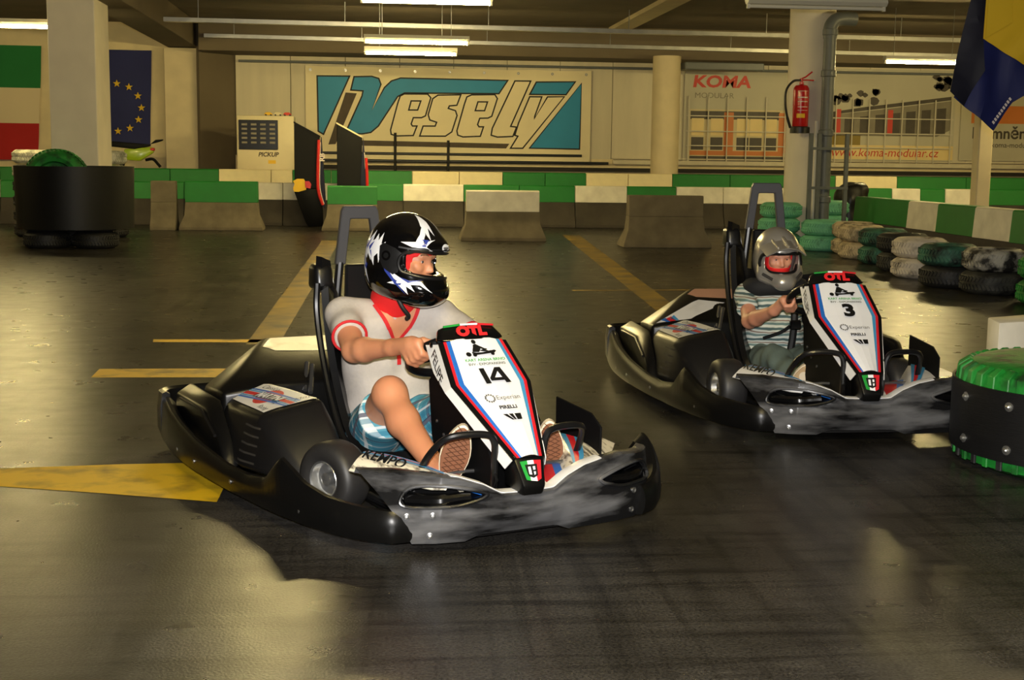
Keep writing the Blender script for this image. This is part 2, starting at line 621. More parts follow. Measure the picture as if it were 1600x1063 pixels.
wb = struct('wall_back', box2(-3.0, 17, 30.06, 30.3, 0, 4.1), 'dark_gap', smooth=False)
xs = -2.98
while xs < 16.9:
    x1 = min(xs + 1.18, 16.98)
    ob('wall_panel', box2(xs + 0.006, x1 - 0.006, 30.0, 30.06, 1.33, 4.1, 0.004), 'panel_wall', wb)
    xs = x1
ob('wall_panel', box2(-3.0, 17, 30.0, 30.06, 0, 1.33), 'cream_wall', wb)
struct('trim_1', add(box2(5.3, 17, 29.86, 30.0, 1.22, 1.32, 0.01), box2(5.3, 17, 29.9, 30.0, 1.34, 1.37, 0.005)), 'panel_wall')
struct('trim_2', box2(-2.9, 17, 29.82, 29.95, 1.06, 1.14, 0.01), 'dark_gap')
wl = struct('wall_left', box2(-14, -3.66, 29.9, 30.2, 0, 4.1), 'cream_wall', smooth=False)
ob('pilaster', box2(-4.42, -3.66, 29.55, 29.9, 0, 3.56, 0.01), 'cream_paint', wl)
struct('wall_recess', hull([(-3.66, 29.3, 0), (-3.66, 29.3, 4.1), (-3.72, 29.36, 0), (-3.72, 29.36, 4.1), (-2.98, 30.06, 0), (-2.98, 30.06, 4.1), (-3.1, 30.2, 0), (-3.1, 30.2, 4.1)]), 'soffit')
struct('wall_side_left', box2(-14.2, -14, -14, 32, 0, 4.25), 'ceiling_concrete', smooth=False)
struct('wall_side_right', box2(17, 17.2, -14, 32, 0, 4.25), 'cream_wall', smooth=False)
struct('wall_front', box2(-14, 17, -14.2, -14, 0, 4.25), 'ceiling_concrete', smooth=False)
# downstand beams
struct('beam_back', box2(-3.6, 17, 28.75, 30.0, 3.46, 4.1, 0.01), 'soffit', smooth=False)
struct('beam_left', box2(-4.36, -3.72, 20.0, 29.9, 3.58, 4.1, 0.01), 'soffit', smooth=False)
struct('beam_right', hull([(4.95, 15, 4.02), (5.35, 15, 4.02), (4.95, 28.75, 4.02), (5.35, 28.75, 4.02), (4.95, 15, 4.11), (5.35, 15, 4.11), (4.95, 28.75, 4.11), (5.35, 28.75, 4.11)]), 'cream_paint', smooth=False)
# columns
tag(ob('square_pillar', box2(-4.76, -4.08, 20.7, 21.75, 0, 3.6, 0.012), 'white_pillar'), 'white square pillar standing behind the belt-wrapped tyres at left', 'pillar')
tag(ob('round_column', lathe([(0.352, 0), (0.352, 4.1)], 40, Matrix.Translation((6.81, 20.85, 0))), 'white_pillar'), 'cream round column carrying the red fire extinguisher', 'column')
tag(ob('round_column', lathe([(0.295, 0), (0.295, 3.5)], 36, Matrix.Translation((6.16, 28.45, 0))), 'cream_paint'), 'slimmer cream round column between the two wall banners', 'column')
tag(ob('timber_post', box2(8.26, 8.46, 17.9, 18.1, 0, 4.1, 0.015), 'cream_paint'), 'thin cream post rising behind the hanging blue and yellow flag', 'post')

# ------------------------------------------------------------------ cable trays and pipes under the ceiling
def tray(name, a, b, wd, label):
    r = empty(name, a, 0, label, 'cable tray')
    d = V(b) - V(a)
    L = d.length
    ang = math.atan2(d.y, d.x)
    r.rotation_euler = (0, -math.asin(d.z / L), ang)
    ob('tray_rail', box2(0, L, -wd / 2, wd / 2, 0, 0.012), 'galv', r)
    for s in (-1, 1):
        ob('tray_side', box2(0, L, s * wd / 2 - 0.006, s * wd / 2 + 0.006, 0, 0.075), 'galv', r)
    k = 0.6
    while k < L:
        ob('hanger', cyl((k, 0, 0.01), (k, 0, 4.1 - a[2]), 0.008, 6), 'galv', r)
        k += 2.6
    return r
tray('cable_tray', (-3.72, 25.0, 3.665), (12.0, 25.0, 3.60), 0.16, 'long galvanised cable tray crossing under the ceiling nearer the camera')
tray('cable_tray', (-3.45, 28.55, 3.70), (13.0, 28.55, 3.60), 0.12, 'galvanised cable tray running along the rear ceiling beam')
for z, y, lb in ((3.335, 29.9, 'thin conduit along the top of the back wall'), (1.40, 29.9, 'upper dark pipe running under the blue banner')):
    x0, x1 = (-2.9, 16.5) if z > 3 else (-1.6, 4.6)
    tag(ob('wall_pipe', cyl((x0, y, z), (x1, y, z), 0.028, 10), 'grey_pipe' if z > 3 else 'black_plastic'), lb, 'pipe')
tag(ob('wall_pipe', cyl((-1.6, 29.88, 1.24), (5.2, 29.88, 1.24), 0.03, 10), 'black_plastic'), 'lower dark pipe running under the blue banner', 'pipe')
for x, t in ((0.46, 1.85), (1.62, 1.70)):
    tag(ob('pipe_upright', cyl((x, 29.8, 0), (x, 29.8, t), 0.03, 8), 'black_plastic'), 'black upright pipe in front of the blue banner, ' + ('left of the pair' if x < 1 else 'right of the pair'), 'pipe')

# drain pipe with elbow on the front column, with its guard cage
dp = empty('drain_pipe', (6.93, 20.36, 0), 0, 'grey drain pipe with a bend at the top, beside the fire extinguisher', 'pipe')
ob('riser', cyl((0, 0, 0), (0, 0, 3.28), 0.095, 20), 'grey_pipe', dp)
ob('elbow', tube(smooth_path([(0, 0, 3.2), (0, 0, 3.36), (0.06, 0, 3.46), (0.18, 0.02, 3.5), (0.4, 0.05, 3.5)], 6), 0.105, 18), 'grey_pipe', dp)
for z in (0.7, 1.72, 2.62, 3.24):
    ob('collar', lathe([(0.1, z), (0.115, z + 0.01), (0.115, z + 0.09), (0.1, z + 0.1)], 20), 'grey_pipe', dp)
cg = empty('pipe_guard', (6.96, 20.24, 0), 0, 'grey upright guard bars around the foot of the drain pipe', 'guard')
for x in (-0.30, -0.17, 0.27):
    ob('bar', box2(x - 0.03, x + 0.03, -0.03, 0.03, 0, 1.76, 0.006), 'grey_pipe', cg)
for z in (0.93, 1.53):
    ob('cross_bar', box2(-0.33, 0.3, -0.045, -0.03, z - 0.02, z + 0.02), 'grey_pipe', cg)
tag(ob('cable_conduit', cyl((6.80, 20.42, 0), (6.80, 20.42, 1.95), 0.03, 8), 'housing_white'), 'thin white conduit between the extinguisher and the drain pipe', 'conduit')

# ------------------------------------------------------------------ fluorescent lamps
def lamp(x, y, z=3.15, L=1.52, lit=True, label='', group='fluorescent ceiling lamps'):
    r = empty('ceiling_lamp', (x, y, z), 0, label, 'lamp', group)
    ob('housing', bev(loft([[V((s, -0.09, 0.05)), V((s, -0.045, 0.012)), V((s, 0.045, 0.012)), V((s, 0.09, 0.05)), V((s, 0.07, 0.10)), V((s, -0.07, 0.10))] for s in (-L / 2 - 0.03, L / 2 + 0.03)]), 0), 'housing_white', r)
    ob('tube', cyl((-L / 2, 0, -0.012), (L / 2, 0, -0.012), 0.022, 14), 'tube_light' if lit else 'housing_white', r)
    for s in (-1, 1):
        ob('lamp_holder', box2(s * (L / 2 + 0.012) - 0.015, s * (L / 2 + 0.012) + 0.015, -0.02, 0.02, -0.04, 0.03), 'housing_white', r)
        ob('suspension_rod', cyl((s * 0.55, 0, 0.1), (s * 0.55, 0, 4.1 - z), 0.006, 6), 'galv', r)
    return r
lamp(0.62, 16.25, 3.15, 1.5, True, 'lit ceiling lamp nearest above the two karts, cut by the top edge')
lamp(0.68, 21.95, 3.15, 1.62, True, 'lit ceiling lamp in the middle of the pair above the banner')
lamp(0.65, 24.3, 3.15, 1.58, True, 'lit ceiling lamp lowest of the pair above the banner')
lamp(9.92, 24.0, 3.15, 1.38, True, 'lit ceiling lamp at the right above the building banner')
lamp(-5.4, 21.4, 3.22, 1.5, True, 'lit ceiling lamp at the far left beside the white pillar')
lamp(5.13, 15.6, 3.12, 1.6, False, 'unlit ceiling lamp in front of the column head')
OFF = 'lit ceiling lamp of the rows above and behind the camera'
for x, y in ((-0.5, 12.2), (9.9, 17.0), (0.6, 2.0), (-10, 20), (13.8, 22)):
    lamp(x, y, 3.15, 1.5, True, OFF, 'ceiling lamps outside the picture')

# ------------------------------------------------------------------ concrete barriers
def jersey(name, x0, x1, y, h, split, top, base, label, group, flare=True, rz=0, at=None):
    """concrete barrier block along local x: painted upper part over a bare foot"""
    L = x1 - x0
    r = empty(name, at if at else ((x0 + x1) / 2, y, 0), rz, label, 'barrier', group)
    e = 0.1 if flare else 0.0
    lo = [(-0.29, 0), (-0.29, 0.06), (-0.17, 0.27), (-0.125, split), (0.125, split), (0.17, 0.27), (0.29, 0.06), (0.29, 0)]
    def ring(x):
        return [V((x, a, b)) for a, b in lo]
    foot = [[V((s * (L / 2 + (e if b < 0.08 else e * 0.2 if b < 0.3 else 0) - 0.006), a, b)) for a, b in lo] for s in (-1, 1)]
    ob('foot', bev(loft(foot), 0.008, 1), base, r, sharp=20)
    t = 0.10
    up = [[V((s * (L / 2 - 0.006), a, b)) for a, b in [(-0.125, split), (-t, h - 0.02), (-t + 0.02, h), (t - 0.02, h), (t, h - 0.02), (0.125, split)]] for s in (-1, 1)]
    ob('painted_top' if top != base else 'top', bev(loft(up), 0.004, 1), top, r, sharp=20)
    return r
G, W_ = 'green_paint', 'white_paint'
jersey('barrier', 1.47, 2.66, 21.75, 0.81, 0.47, W_, 'concrete', 'free-standing barrier with a white top, middle of the track edge', 'free-standing barriers')
jersey('barrier', 3.86, 5.03, 20.4, 0.79, 0.47, 'concrete', 'concrete', 'bare brown concrete barrier without paint, beside the child kart', 'free-standing barriers')
jersey('barrier', -3.32, -2.05, 24.4, 0.86, 0.49, G, 'concrete', 'free-standing barrier with a green top at the left, below the white cabinet', 'free-standing barriers')
jersey('barrier', -3.9, -3.46, 24.3, 0.86, 0.49, 'concrete', 'concrete', 'short bare barrier block joined left of the green-topped barrier', 'free-standing barriers', False)
jersey('barrier', -0.84, 0.06, 24.5, 0.80, 0.47, G, 'concrete', 'free-standing barrier with a green top behind the near driver', 'free-standing barriers')
rowB = [(-60, 32, W_), (32, 125, G), (125, 205, W_), (205, 300, G), (300, 400, G), (400, 447, W_), (447, 530, W_), (530, 629, G), (629, 722, W_), (722, 808, G), (808, 895, G), (895, 977, W_), (977, 1055, G), (1055, 1130, W_), (1130, 1240, W_), (1240, 1340, G), (1340, 1423, G), (1423, 1471, W_), (1471, 1513, G), (1513, 1560, W_), (1560, 1650, G)]
def ordinal(n):
    return ['first', 'second', 'third', 'fourth', 'fifth', 'sixth', 'seventh', 'eighth', 'ninth', 'tenth', 'eleventh', 'twelfth', 'thirteenth', 'fourteenth', 'fifteenth', 'sixteenth', 'seventeenth', 'eighteenth', 'nineteenth', 'twentieth', 'twenty-first', 'twenty-second'][n - 1]
for i, (a, b, c) in enumerate(rowB):
    x0, x1 = 0.19 + (a - 600) * 0.01254, 0.19 + (b - 600) * 0.01254
    y = 26.15 if b < 1300 else 26.75
    jersey('row_barrier', x0, x1, y, 0.81, 0.49, c, 'concrete_dark', '%s-topped block of the front barrier row, %s from the left' % ('green' if c == G else 'white', ordinal(i + 1)), 'front row of track barriers', False)
mat('cream_top', (246, 230, 182), 0.6, var=0.25, scale=4)
rowC = [(-60, 33, G), (33, 120, G), (120, 205, G), (205, 280, G), (280, 352, G), (352, 430, 0), (430, 462, 0), (462, 520, G), (520, 575, G), (575, 643, G), (643, 715, 0), (715, 782, 0), (782, 848, G), (848, 912, G), (912, 978, 0), (978, 1048, 0), (1048, 1140, G), (1140, 1240, G), (1240, 1310, G), (1310, 1411, 0), (1411, 1525, G), (1525, 1650, G)]
for i, (a, b, c) in enumerate(rowC):
    x0, x1 = 0.197 + (a - 600) * 0.01318, 0.197 + (b - 600) * 0.01318
    jersey('row_barrier', x0, x1, 27.45, 1.045, 0.5, 'cream_top' if c == 0 else G, 'concrete_dark', '%s-topped block of the taller rear barrier row, %s from the left' % ('cream' if c == 0 else 'green', ordinal(i + 1)), 'rear row of track barriers', False)
# the row running towards the camera at the right
ye = [20.5, 18.31, 17.25, 16.08, 15.04, 13.9, 12.8, 11.7]
for i in range(7):
    c = [G, W_, G, W_, G, W_, G][i]
    L = ye[i] - ye[i + 1]
    jersey('side_barrier', 0, L, 0, 0.80, 0.42, c, 'concrete_dark', '%s-topped block of the barrier row behind the tyres, %s from its far end' % ('green' if c == G else 'white', ordinal(i + 1)), 'side row of track barriers', False, radians(-88.9), (7.63 - 0.023 * (20 - (ye[i] + ye[i + 1]) / 2), (ye[i] + ye[i + 1]) / 2, 0))
tag(ob('concrete_block', bev(hull([(3.30, 6.92, 0), (4.6, 7.55, 0), (3.25, 6.68, 0), (4.7, 7.25, 0), (3.30, 6.92, 0.5), (4.6, 7.55, 0.5), (3.25, 6.68, 0.5), (4.7, 7.25, 0.5)]), 0.008, 2), 'white_paint'), 'worn white painted concrete block behind the green tyre', 'block')

# ------------------------------------------------------------------ tyres
def tyre_geo(R=0.31, wd=0.23, ri=0.19, n=48, tread=True):
    """car tyre lying flat, base at z=0"""
    hw = wd / 2
    prof = [(ri, 0.03), (ri + 0.01, 0.012), (ri + 0.05, 0.0), (R - 0.05, 0.006), (R - 0.015, 0.03), (R, 0.055), (R + 0.002, hw), (R, wd - 0.055), (R - 0.015, wd - 0.03), (R - 0.05, wd - 0.006), (ri + 0.05, wd), (ri + 0.01, wd - 0.012), (ri, wd - 0.03), (ri - 0.004, wd - 0.04), (ri + 0.03, wd - 0.06), (R - 0.03, wd - 0.08), (R - 0.03, 0.08), (ri + 0.03, 0.06), (ri - 0.004, 0.04)]
    g = lathe(prof, n, closed=True)
    blocks = []
    if tread:
        for k in range(n):
            a = 2 * pi * k / n
            for zz, da in ((0.075, 0), (0.155, 0.06)):
                b = box((R + 0.004, 0, 0), (0.014, 2 * pi * R / n * 0.62, 0.052))
                M = Matrix.Rotation(a + da, 4, 'Z') @ Matrix.Translation((0, 0, zz)) @ Matrix.Rotation(0.5 if zz < 0.1 else -0.5, 4, 'X')
                blocks.append(xf(b, M))
    return g, add(*blocks) if blocks else None
TY, TR = tyre_geo()
TY_ME = None
def paint(name, c, c2, thr):
    return mat(name, c, 0.65, var=1.0, scale=7, col2=c2, thr=thr, bump=0.2, bscale=30)
paint('tyre_teal', (112, 190, 152), (40, 60, 48), (0.25, 0.42))
paint('tyre_cream', (204, 186, 152), (70, 60, 48), (0.3, 0.55))
paint('tyre_darkteal', (62, 118, 96), (20, 22, 22), (0.35, 0.6))
paint('tyre_chalk', (176, 172, 160), (30, 28, 27), (0.45, 0.6))
paint('tyre_white', (216, 206, 190), (90, 80, 70), (0.3, 0.5))
paint('tyre_green', (26, 130, 44), (16, 40, 20), (0.3, 0.55))
paint('tyre_worn', (64, 64, 58), (18, 18, 18), (0.4, 0.65))
_tm = {}
def tyre(x, y, z, m, label, group, s=1.0, rz=0.0):
    r = empty('tyre', (x, y, z), rz, label, 'tyre', group, s)
    for nm, g in (('carcass', TY), ('tread', TR)):
        key = (nm, m)
        if key not in _tm:
            o = ob(nm, g, m, r)
            _tm[key] = o.data
        else:
            ob(nm, _tm[key], None, r)
    return r
TG = 'tyres of the wall along the right side'
tl = [  # x, y, colours from the floor up, phrase
    (6.36, 13.29, ('tyre_worn', 'tyre_chalk'), 'chalky black tyre beside the round green tyre'),
    (6.20, 13.98, ('tyre_black', 'tyre_darkteal'), 'dark teal-stained tyre'),
    (6.36, 15.14, ('tyre_white', 'tyre_white'), 'white painted tyre'),
    (6.52, 16.05, ('tyre_worn', 'tyre_black'), 'bare black tyre between the white and the teal ones'),
    (6.70, 17.22, ('tyre_darkteal', 'tyre_darkteal'), 'dark green tyre with diagonal tread'),
    (6.73, 18.12, ('tyre_cream', 'tyre_cream'), 'dirty cream painted tyre'),
    (7.0, 19.10, ('tyre_cream', 'tyre_cream'), 'narrow cream tyre edge next to the pale teal ones'),
    (6.72, 19.72, ('tyre_teal', 'tyre_teal'), 'pale teal painted tyre right of the child helmet'),
    (6.24, 20.3, ('tyre_teal', 'tyre_teal', 'tyre_teal'), 'pale teal tyre left of the round column'),
    (7.45, 21.6, ('tyre_black', 'tyre_teal', 'tyre_teal'), 'teal tyre right of the round column'),
    (7.0, 14.5, ('tyre_black', 'tyre_black'), 'black tyre in the second line by the white-topped barrier'),
    (7.0, 15.5, ('tyre_black', 'tyre_black'), 'black tyre in the second line behind the white tyres'),
    (7.04, 16.6, ('tyre_black', 'tyre_black'), 'black tyre in the second line behind the dark green tyres'),
    (7.06, 17.67, ('tyre_black', 'tyre_black'), 'black tyre in the second line behind the cream tyres'),
    (7.06, 18.57, ('tyre_black', 'tyre_black'), 'black tyre in the second line near the column'),
    (6.43, 12.2, ('tyre_green', 'tyre_green'), 'green painted tyre cut by the right picture edge'),
]
for x, y, cs, ph in tl:
    for k, m in enumerate(cs):
        lv = ['bottom', 'upper'][k] if len(cs) == 2 else ['bottom', 'middle', 'topmost'][k]
        tyre(x + random.uniform(-.02, .02), y, k * (0.141 if 'second line' in ph else 0.235), m, ph + ', %s of its stack' % lv, TG, 0.6 if 'second line' in ph else 1.0, random.uniform(0, 6))

# tyres wrapped in a black rubber belt
def belt(x, y, R, z0, z1, label, bolts, parent=None, flare=0.0):
    r = parent or empty('tyre_belt', (x, y, 0), 0, label, 'belt')
    prof = [(R + flare, z0), (R + flare * .5, (z0 + z1) / 2), (R, z1), (R - 0.012, z1), (R - 0.012 + flare * .5, (z0 + z1) / 2), (R - 0.012 + flare, z0)]
    r = ob('rubber_band', lathe(prof, 72, closed=True), 'rubber_belt', r)
    for a, z in bolts:
        M = Matrix.Translation((0, 0, z)) @ Matrix.Rotation(a, 4, 'Z') @ Matrix.Translation((R + flare * .5, 0, 0)) @ Matrix.Rotation(pi / 2, 4, 'Y')
        ob('bolt', lathe([(0.02, -0.01), (0.02, 0.003), (0.011, 0.004), (0.010, 0.012), (0.004, 0.016)], 14, M), 'bolt_steel', r)
    return r
mat('bolt_steel', (190, 190, 186), 0.3, metal=0.9)
# big tyre at the right, wrapped in a bolted belt
mat('lumpy_green', (26, 124, 42), 0.5, var=1.0, scale=9, col2=(16, 46, 20), thr=(0.32, 0.52), bump=0.6, bscale=14)
bt = empty('truck_tyre', (3.17, 5.575, 0), 0, 'large tyre thickly painted green inside a bolted black belt, right foreground', 'tyre')
prof = [(0.10, 0.02), (0.5, 0.0), (0.565, 0.03), (0.58, 0.10), (0.575, 0.37), (0.555, 0.425), (0.50, 0.455), (0.38, 0.468), (0.2, 0.472), (0.10, 0.46)]
ob('carcass', lathe(prof, 72), 'lumpy_green', bt)
lug = []
for k in range(46):
    a = 2 * pi * k / 46
    b = box((0.572, 0, 0.42), (0.03, 0.034, 0.07), 0.006)
    b2 = box((0.582, 0, 0.06), (0.012, 0.03, 0.06), 0.003)
    M = Matrix.Rotation(a, 4, 'Z')
    ob('shoulder_lug', xf(bev(hull([(0.585, -0.022, 0.34), (0.585, 0.022, 0.34), (0.578, -0.022, 0.425), (0.578, 0.022, 0.425), (0.53, -0.018, 0.458), (0.53, 0.018, 0.458), (0.5, -0.018, 0.44), (0.5, 0.018, 0.44), (0.56, -0.022, 0.34), (0.56, 0.022, 0.34)]), 0.004, 1), M), 'lumpy_green', bt)
    ob('tread_lug', xf(b2, M), 'lumpy_green' if k % 2 else 'tyre_black', bt)
belt(3.17, 5.575, 0.60, 0.075, 0.375, 'black rubber belt with steel bolts around the large green tyre', [(radians(d), z) for d in (182, 208, 234, 262, 290) for z in (0.13, 0.315)], bt)

# belt-wrapped pile in front of the square pillar
bp_ = belt(-4.24, 19.8, 0.82, 0.27, 1.14, 'wide black rubber belt around the tyre pile by the white pillar', [], flare=-0.02)
for i, (x, y) in enumerate(((-4.58, 19.5), (-3.91, 19.5), (-4.24, 20.2))):
    for k in range(2):
        tyre(x, y, k * 0.235, 'tyre_black', 'black tyre inside the belt-wrapped pile by the white pillar', 'tyres inside the belt-wrapped pile', 1.0, i)
sg = empty('tyre', (-4.47, 19.75, 0.925), 0, 'green painted tyre standing upright in the belt-wrapped pile', 'tyre')
for nm, g in (('carcass', TY), ('tread', TR)):
    ob(nm, xf(g, Matrix.Rotation(pi / 2, 4, 'X') @ Matrix.Scale(1.42, 4) @ Matrix.Translation((0, 0, -0.1))), 'tyre_green', sg)
ob('hub_disc', xf(lathe([(0.3, 0), (0.3, 0.02)], 32), Matrix.Translation((0, -0.05, 0)) @ Matrix.Rotation(pi / 2, 4, 'X')), 'tyre_green', sg)
paint('tyre_pale', (206, 204, 186), (120, 122, 108), (0.35, 0.6))
for x, ph in ((-5.38, 'left'), (-4.22, 'right')):
    for k in range(6):
        tyre(x, 22.1, k * 0.23, 'tyre_pale' if k > 3 else 'tyre_black', ('pale grey' if k > 3 else 'black') + ' tyre in the stack on the %s side of the white pillar, %s up' % (ph, ordinal(k + 1)), 'tyre stacks beside the white pillar', 0.95, k)
# black sack behind the column
sk = Field((7.7, 22.0, -0.05), (8.75, 23.0, 1.2), 0.025)
for a, b, r1, r2 in (((8.15, 22.5, 0.2), (8.15, 22.5, 0.75), 0.27, 0.25), ((8.1, 22.5, 0.75), (8.3, 22.45, 0.85), 0.2, 0.13), ((8.3, 22.4, 0.2), (8.35, 22.45, 0.6), 0.2, 0.12)):
    sk.cap(a, b, r1, r2, 0.1)
sk.wrinkle(0.03, 18, 3).cut((0, 0, 0), (0, 0, -1))
tag(ob('black_sack', sk.mesh(), mat('bag_black', (16, 17, 18), 0.4), sharp=60), 'black bulging sack leaning behind the tyres right of the column', 'sack')

# ------------------------------------------------------------------ fire extinguisher
mat('ext_red', (190, 24, 30), 0.25, coat=0.6)
mat('label_white', (226, 214, 206), 0.5)
mat('label_yellow', (232, 186, 30), 0.5)
fe = empty('fire_extinguisher', (6.50, 20.32, 1.79), 0, 'red fire extinguisher with black base hanging on the round column', 'fire extinguisher')
ob('cylinder', lathe([(0.115, 0.04), (0.122, 0.06), (0.122, 0.60), (0.118, 0.65), (0.09, 0.69), (0.035, 0.71), (0.035, 0.74)], 28), 'ext_red', fe)
ob('base_ring', lathe([(0.15, -0.03), (0.15, 0.06), (0.12, 0.075), (0.10, -0.03)], 28), 'black_plastic', fe)
ob('instruction_label', lathe([(0.1232, 0.38), (0.1232, 0.52)], 28, closed=False), 'ext_red', fe)
def arc_label(z0, z1, a0, a1, R):
    return grid(lambda u, v: (R * cos(a0 + (a1 - a0) * u), R * sin(a0 + (a1 - a0) * u), z0 + (z1 - z0) * v), 8, 1)
for z, h_ in ((0.60, 0.012), (0.50, 0.035), (0.44, 0.025), (0.36, 0.02), (0.31, 0.012)):
    ob('print_line', arc_label(z, z + h_ * .5, radians(-130), radians(-55), 0.1238), 'label_white', fe)
ob('yellow_label', arc_label(0.20, 0.265, radians(-135), radians(-75), 0.1238), 'label_yellow', fe)
ob('valve', cyl((0, 0, 0.74), (0, 0, 0.80), 0.022, 12), 'ext_red', fe)
ob('handle', tube([(-0.03, 0, 0.78), (0.06, 0, 0.82), (0.16, 0, 0.9)], 0.012, 8), 'ext_red', fe)
ob('handle', tube([(-0.03, 0, 0.77), (0.08, 0, 0.775), (0.19, 0, 0.77)], 0.011, 8), 'ext_red', fe)
ob('hose', tube(smooth_path([(-0.02, 0, 0.77), (-0.14, -0.02, 0.75), (-0.24, -0.02, 0.62), (-0.25, -0.02, 0.42), (-0.21, -0.01, 0.22), (-0.15, 0, 0.05)], 6), [0.018] * 25 + [0.022] * 6, 10), 'black_plastic', fe)

# ------------------------------------------------------------------ wall banners
def print_poly(name, pts, m, parent, y):
    """flat print: polygon given in x,z on the plane y (faces -y)"""
    g = flat([(p[0], p[1]) for p in pts])
    return ob(name, ([(v[0], y, v[1]) for v in g[0]], g[1]), m, parent, smooth=False)
mat('banner_cloth', (240, 226, 186), 0.7, var=0.15, scale=1.5)
mat('banner_blue', (40, 142, 190), 0.6, var=0.2, scale=1.5)
mat('banner_black', (34, 30, 28), 0.7)
mat('banner_dark', (84, 72, 58), 0.7, var=0.5, scale=6)
bn = empty('banner', (1.68, 29.93, 1.25), 0, 'large cream banner with blue italic lettering on the back wall', 'banner')
BX = lambda p: (360 + p[0] * 0.375, 60 + p[1] * 0.375)
def bpt(p):
    x, y = BX(p)
    return (-1.208 + (x - 497) * 0.014056 - 1.68, 3.047 - (y - 119) * 0.01378 + (x - 497) * 0.00013 - 1.25)
def bcloth(u, v):
    x = -3.16 + 6.27 * u
    return (x, -0.02 + 0.02 * sin(x * 3.1 + v * 2) * (v - 0.5) + 0.012 * sin(x * 7), 0.0 + 2.02 * v + 0.025 * sin(u * pi * 7) * (1 if v > 0.99 else 0))
ob('cloth', thick(grid(lambda u, v: (-3.16 + 6.27 * u, 0.0, 2.02 * v - 0.02 * abs(sin(u * pi * 5)) * v), 40, 6), 0.01), 'banner_cloth', bn)
def bpoly(name, pts, m, y):
    return print_poly(name, [bpt(p) for p in pts], m, bn, y)
def outline(pts, w_):
    c = V((sum(p[0] for p in pts) / len(pts), sum(p[1] for p in pts) / len(pts)))
    out = []
    n = len(pts)
    A = sum(pts[i][0] * pts[(i + 1) % n][1] - pts[(i + 1) % n][0] * pts[i][1] for i in range(n))
    s = 1 if A > 0 else -1
    for i in range(n):
        p, q, r = V(pts[i - 1]), V(pts[i]), V(pts[(i + 1) % n])
        d1, d2 = (q - p).normalized(), (r - q).normalized()
        n1, n2 = V((d1.y, -d1.x)) * s, V((d2.y, -d2.x)) * s
        b_ = (n1 + n2)
        b_ = b_ / max(b_.length_squared / 2, 0.5)
        out.append((q.x + b_.x * w_, q.y + b_.y * w_))
    return out
shapes = [
    [(365, 160), (490, 160), (385, 395), (368, 385)],
    [(515, 162), (585, 160), (612, 168), (620, 190), (585, 300), (640, 205), (668, 178), (705, 166), (1145, 172), (1112, 222), (720, 222), (690, 238), (610, 362), (580, 388), (545, 394), (480, 392), (548, 240), (553, 215), (503, 212)],
    [(1272, 178), (1430, 175), (1395, 224), (1248, 224)],
    [(1460, 182), (1455, 455), (1250, 452)],
]
for s_ in shapes:
    bpoly('print_outline', outline(s_, 6), 'banner_black', -0.008)
    bpoly('blue_print', s_, 'banner_blue', -0.012)
bpoly('shadow_print', [(478, 225), (524, 228), (436, 440), (406, 442)], 'banner_dark', -0.012)
bpoly('shadow_print', [(545, 424), (1160, 436), (1146, 456), (545, 446)], 'banner_dark', -0.012)
# the remaining letters: outlined, slanted
mb = {'e': ([(720, 232), (815, 232), (826, 245), (805, 318), (790, 325), (755, 325), (745, 355), (752, 366), (768, 366), (755, 400), (690, 402), (668, 396), (666, 380), (695, 270), (705, 240)], [[(748, 258), (788, 258), (775, 296), (738, 296)]]),
      's': ([(860, 236), (950, 234), (936, 272), (905, 275), (898, 290), (930, 300), (936, 318), (915, 385), (890, 402), (788, 402), (800, 366), (850, 366), (858, 345), (828, 335), (822, 315), (840, 250)], []),
      'e2': ([(1000, 234), (1095, 232), (1104, 246), (1082, 318), (1068, 325), (1032, 326), (1022, 356), (1030, 368), (1046, 368), (1035, 402), (965, 405), (945, 398), (942, 382), (972, 272), (982, 242)], [[(1026, 260), (1066, 260), (1054, 297), (1015, 297)]]),
      'l': ([(1182, 174), (1242, 174), (1160, 365), (1185, 368), (1172, 402), (1110, 405), (1086, 398), (1090, 372)], []),
      'y': ([(1245, 240), (1290, 240), (1262, 320), (1262, 335), (1320, 240), (1385, 238), (1215, 452), (1170, 452), (1200, 402), (1186, 398), (1200, 350)], [])}
for k_, (o_, holes) in mb.items():
    bpoly('letter_outline', outline(o_, 6), 'banner_black', -0.008)
    bpoly('letter', o_, 'banner_cloth', -0.0125)
    for h_ in holes:
        bpoly('letter_outline', outline(h_, 3), 'banner_black', -0.014)
        bpoly('letter_hole', outline(h_, -3), 'banner_cloth', -0.016)
for i in range(9):
    ob('eyelet', xf(lathe([(0.012, 0), (0.03, 0), (0.03, 0.006), (0.012, 0.006)], 10, closed=True), Matrix.Translation((-3.05 + i * 0.755, -0.012, 1.93)) @ Matrix.Rotation(pi / 2, 4, 'X')), 'galv', bn)

mat('poster_sky', (196, 190, 166), 0.5, var=0.2, scale=1)
mat('poster_cream', (214, 198, 152), 0.5, var=0.2, scale=2)
mat('poster_orange', (206, 120, 52), 0.5)
mat('poster_dark', (74, 66, 56), 0.5, var=0.5, scale=5)
mat('poster_red', (206, 58, 40), 0.5)
mat('poster_grey', (140, 132, 112), 0.5, var=0.4, scale=4)
mat('poster_lit', (238, 214, 150), 0.5, var=0.2, scale=3)
mat('poster_olive', (150, 128, 48), 0.5, var=0.3, scale=3)
mat('bar_white', (206, 198, 176), 0.5)
def poster(x0, x1, z0, z1, label):
    r = empty('wall_poster', (x0, 29.94, z0), 0, label, 'poster')
    ob('sheet', box2(0, x1 - x0, 0, 0.02, 0, z1 - z0), 'poster_sky', r)
    return r
def rect(r, x0, x1, z0, z1, m, name='printed_area', y=-0.004):
    return print_poly(name, [(x0, z0), (x1, z0), (x1, z1), (x0, z1)], m, r, y)
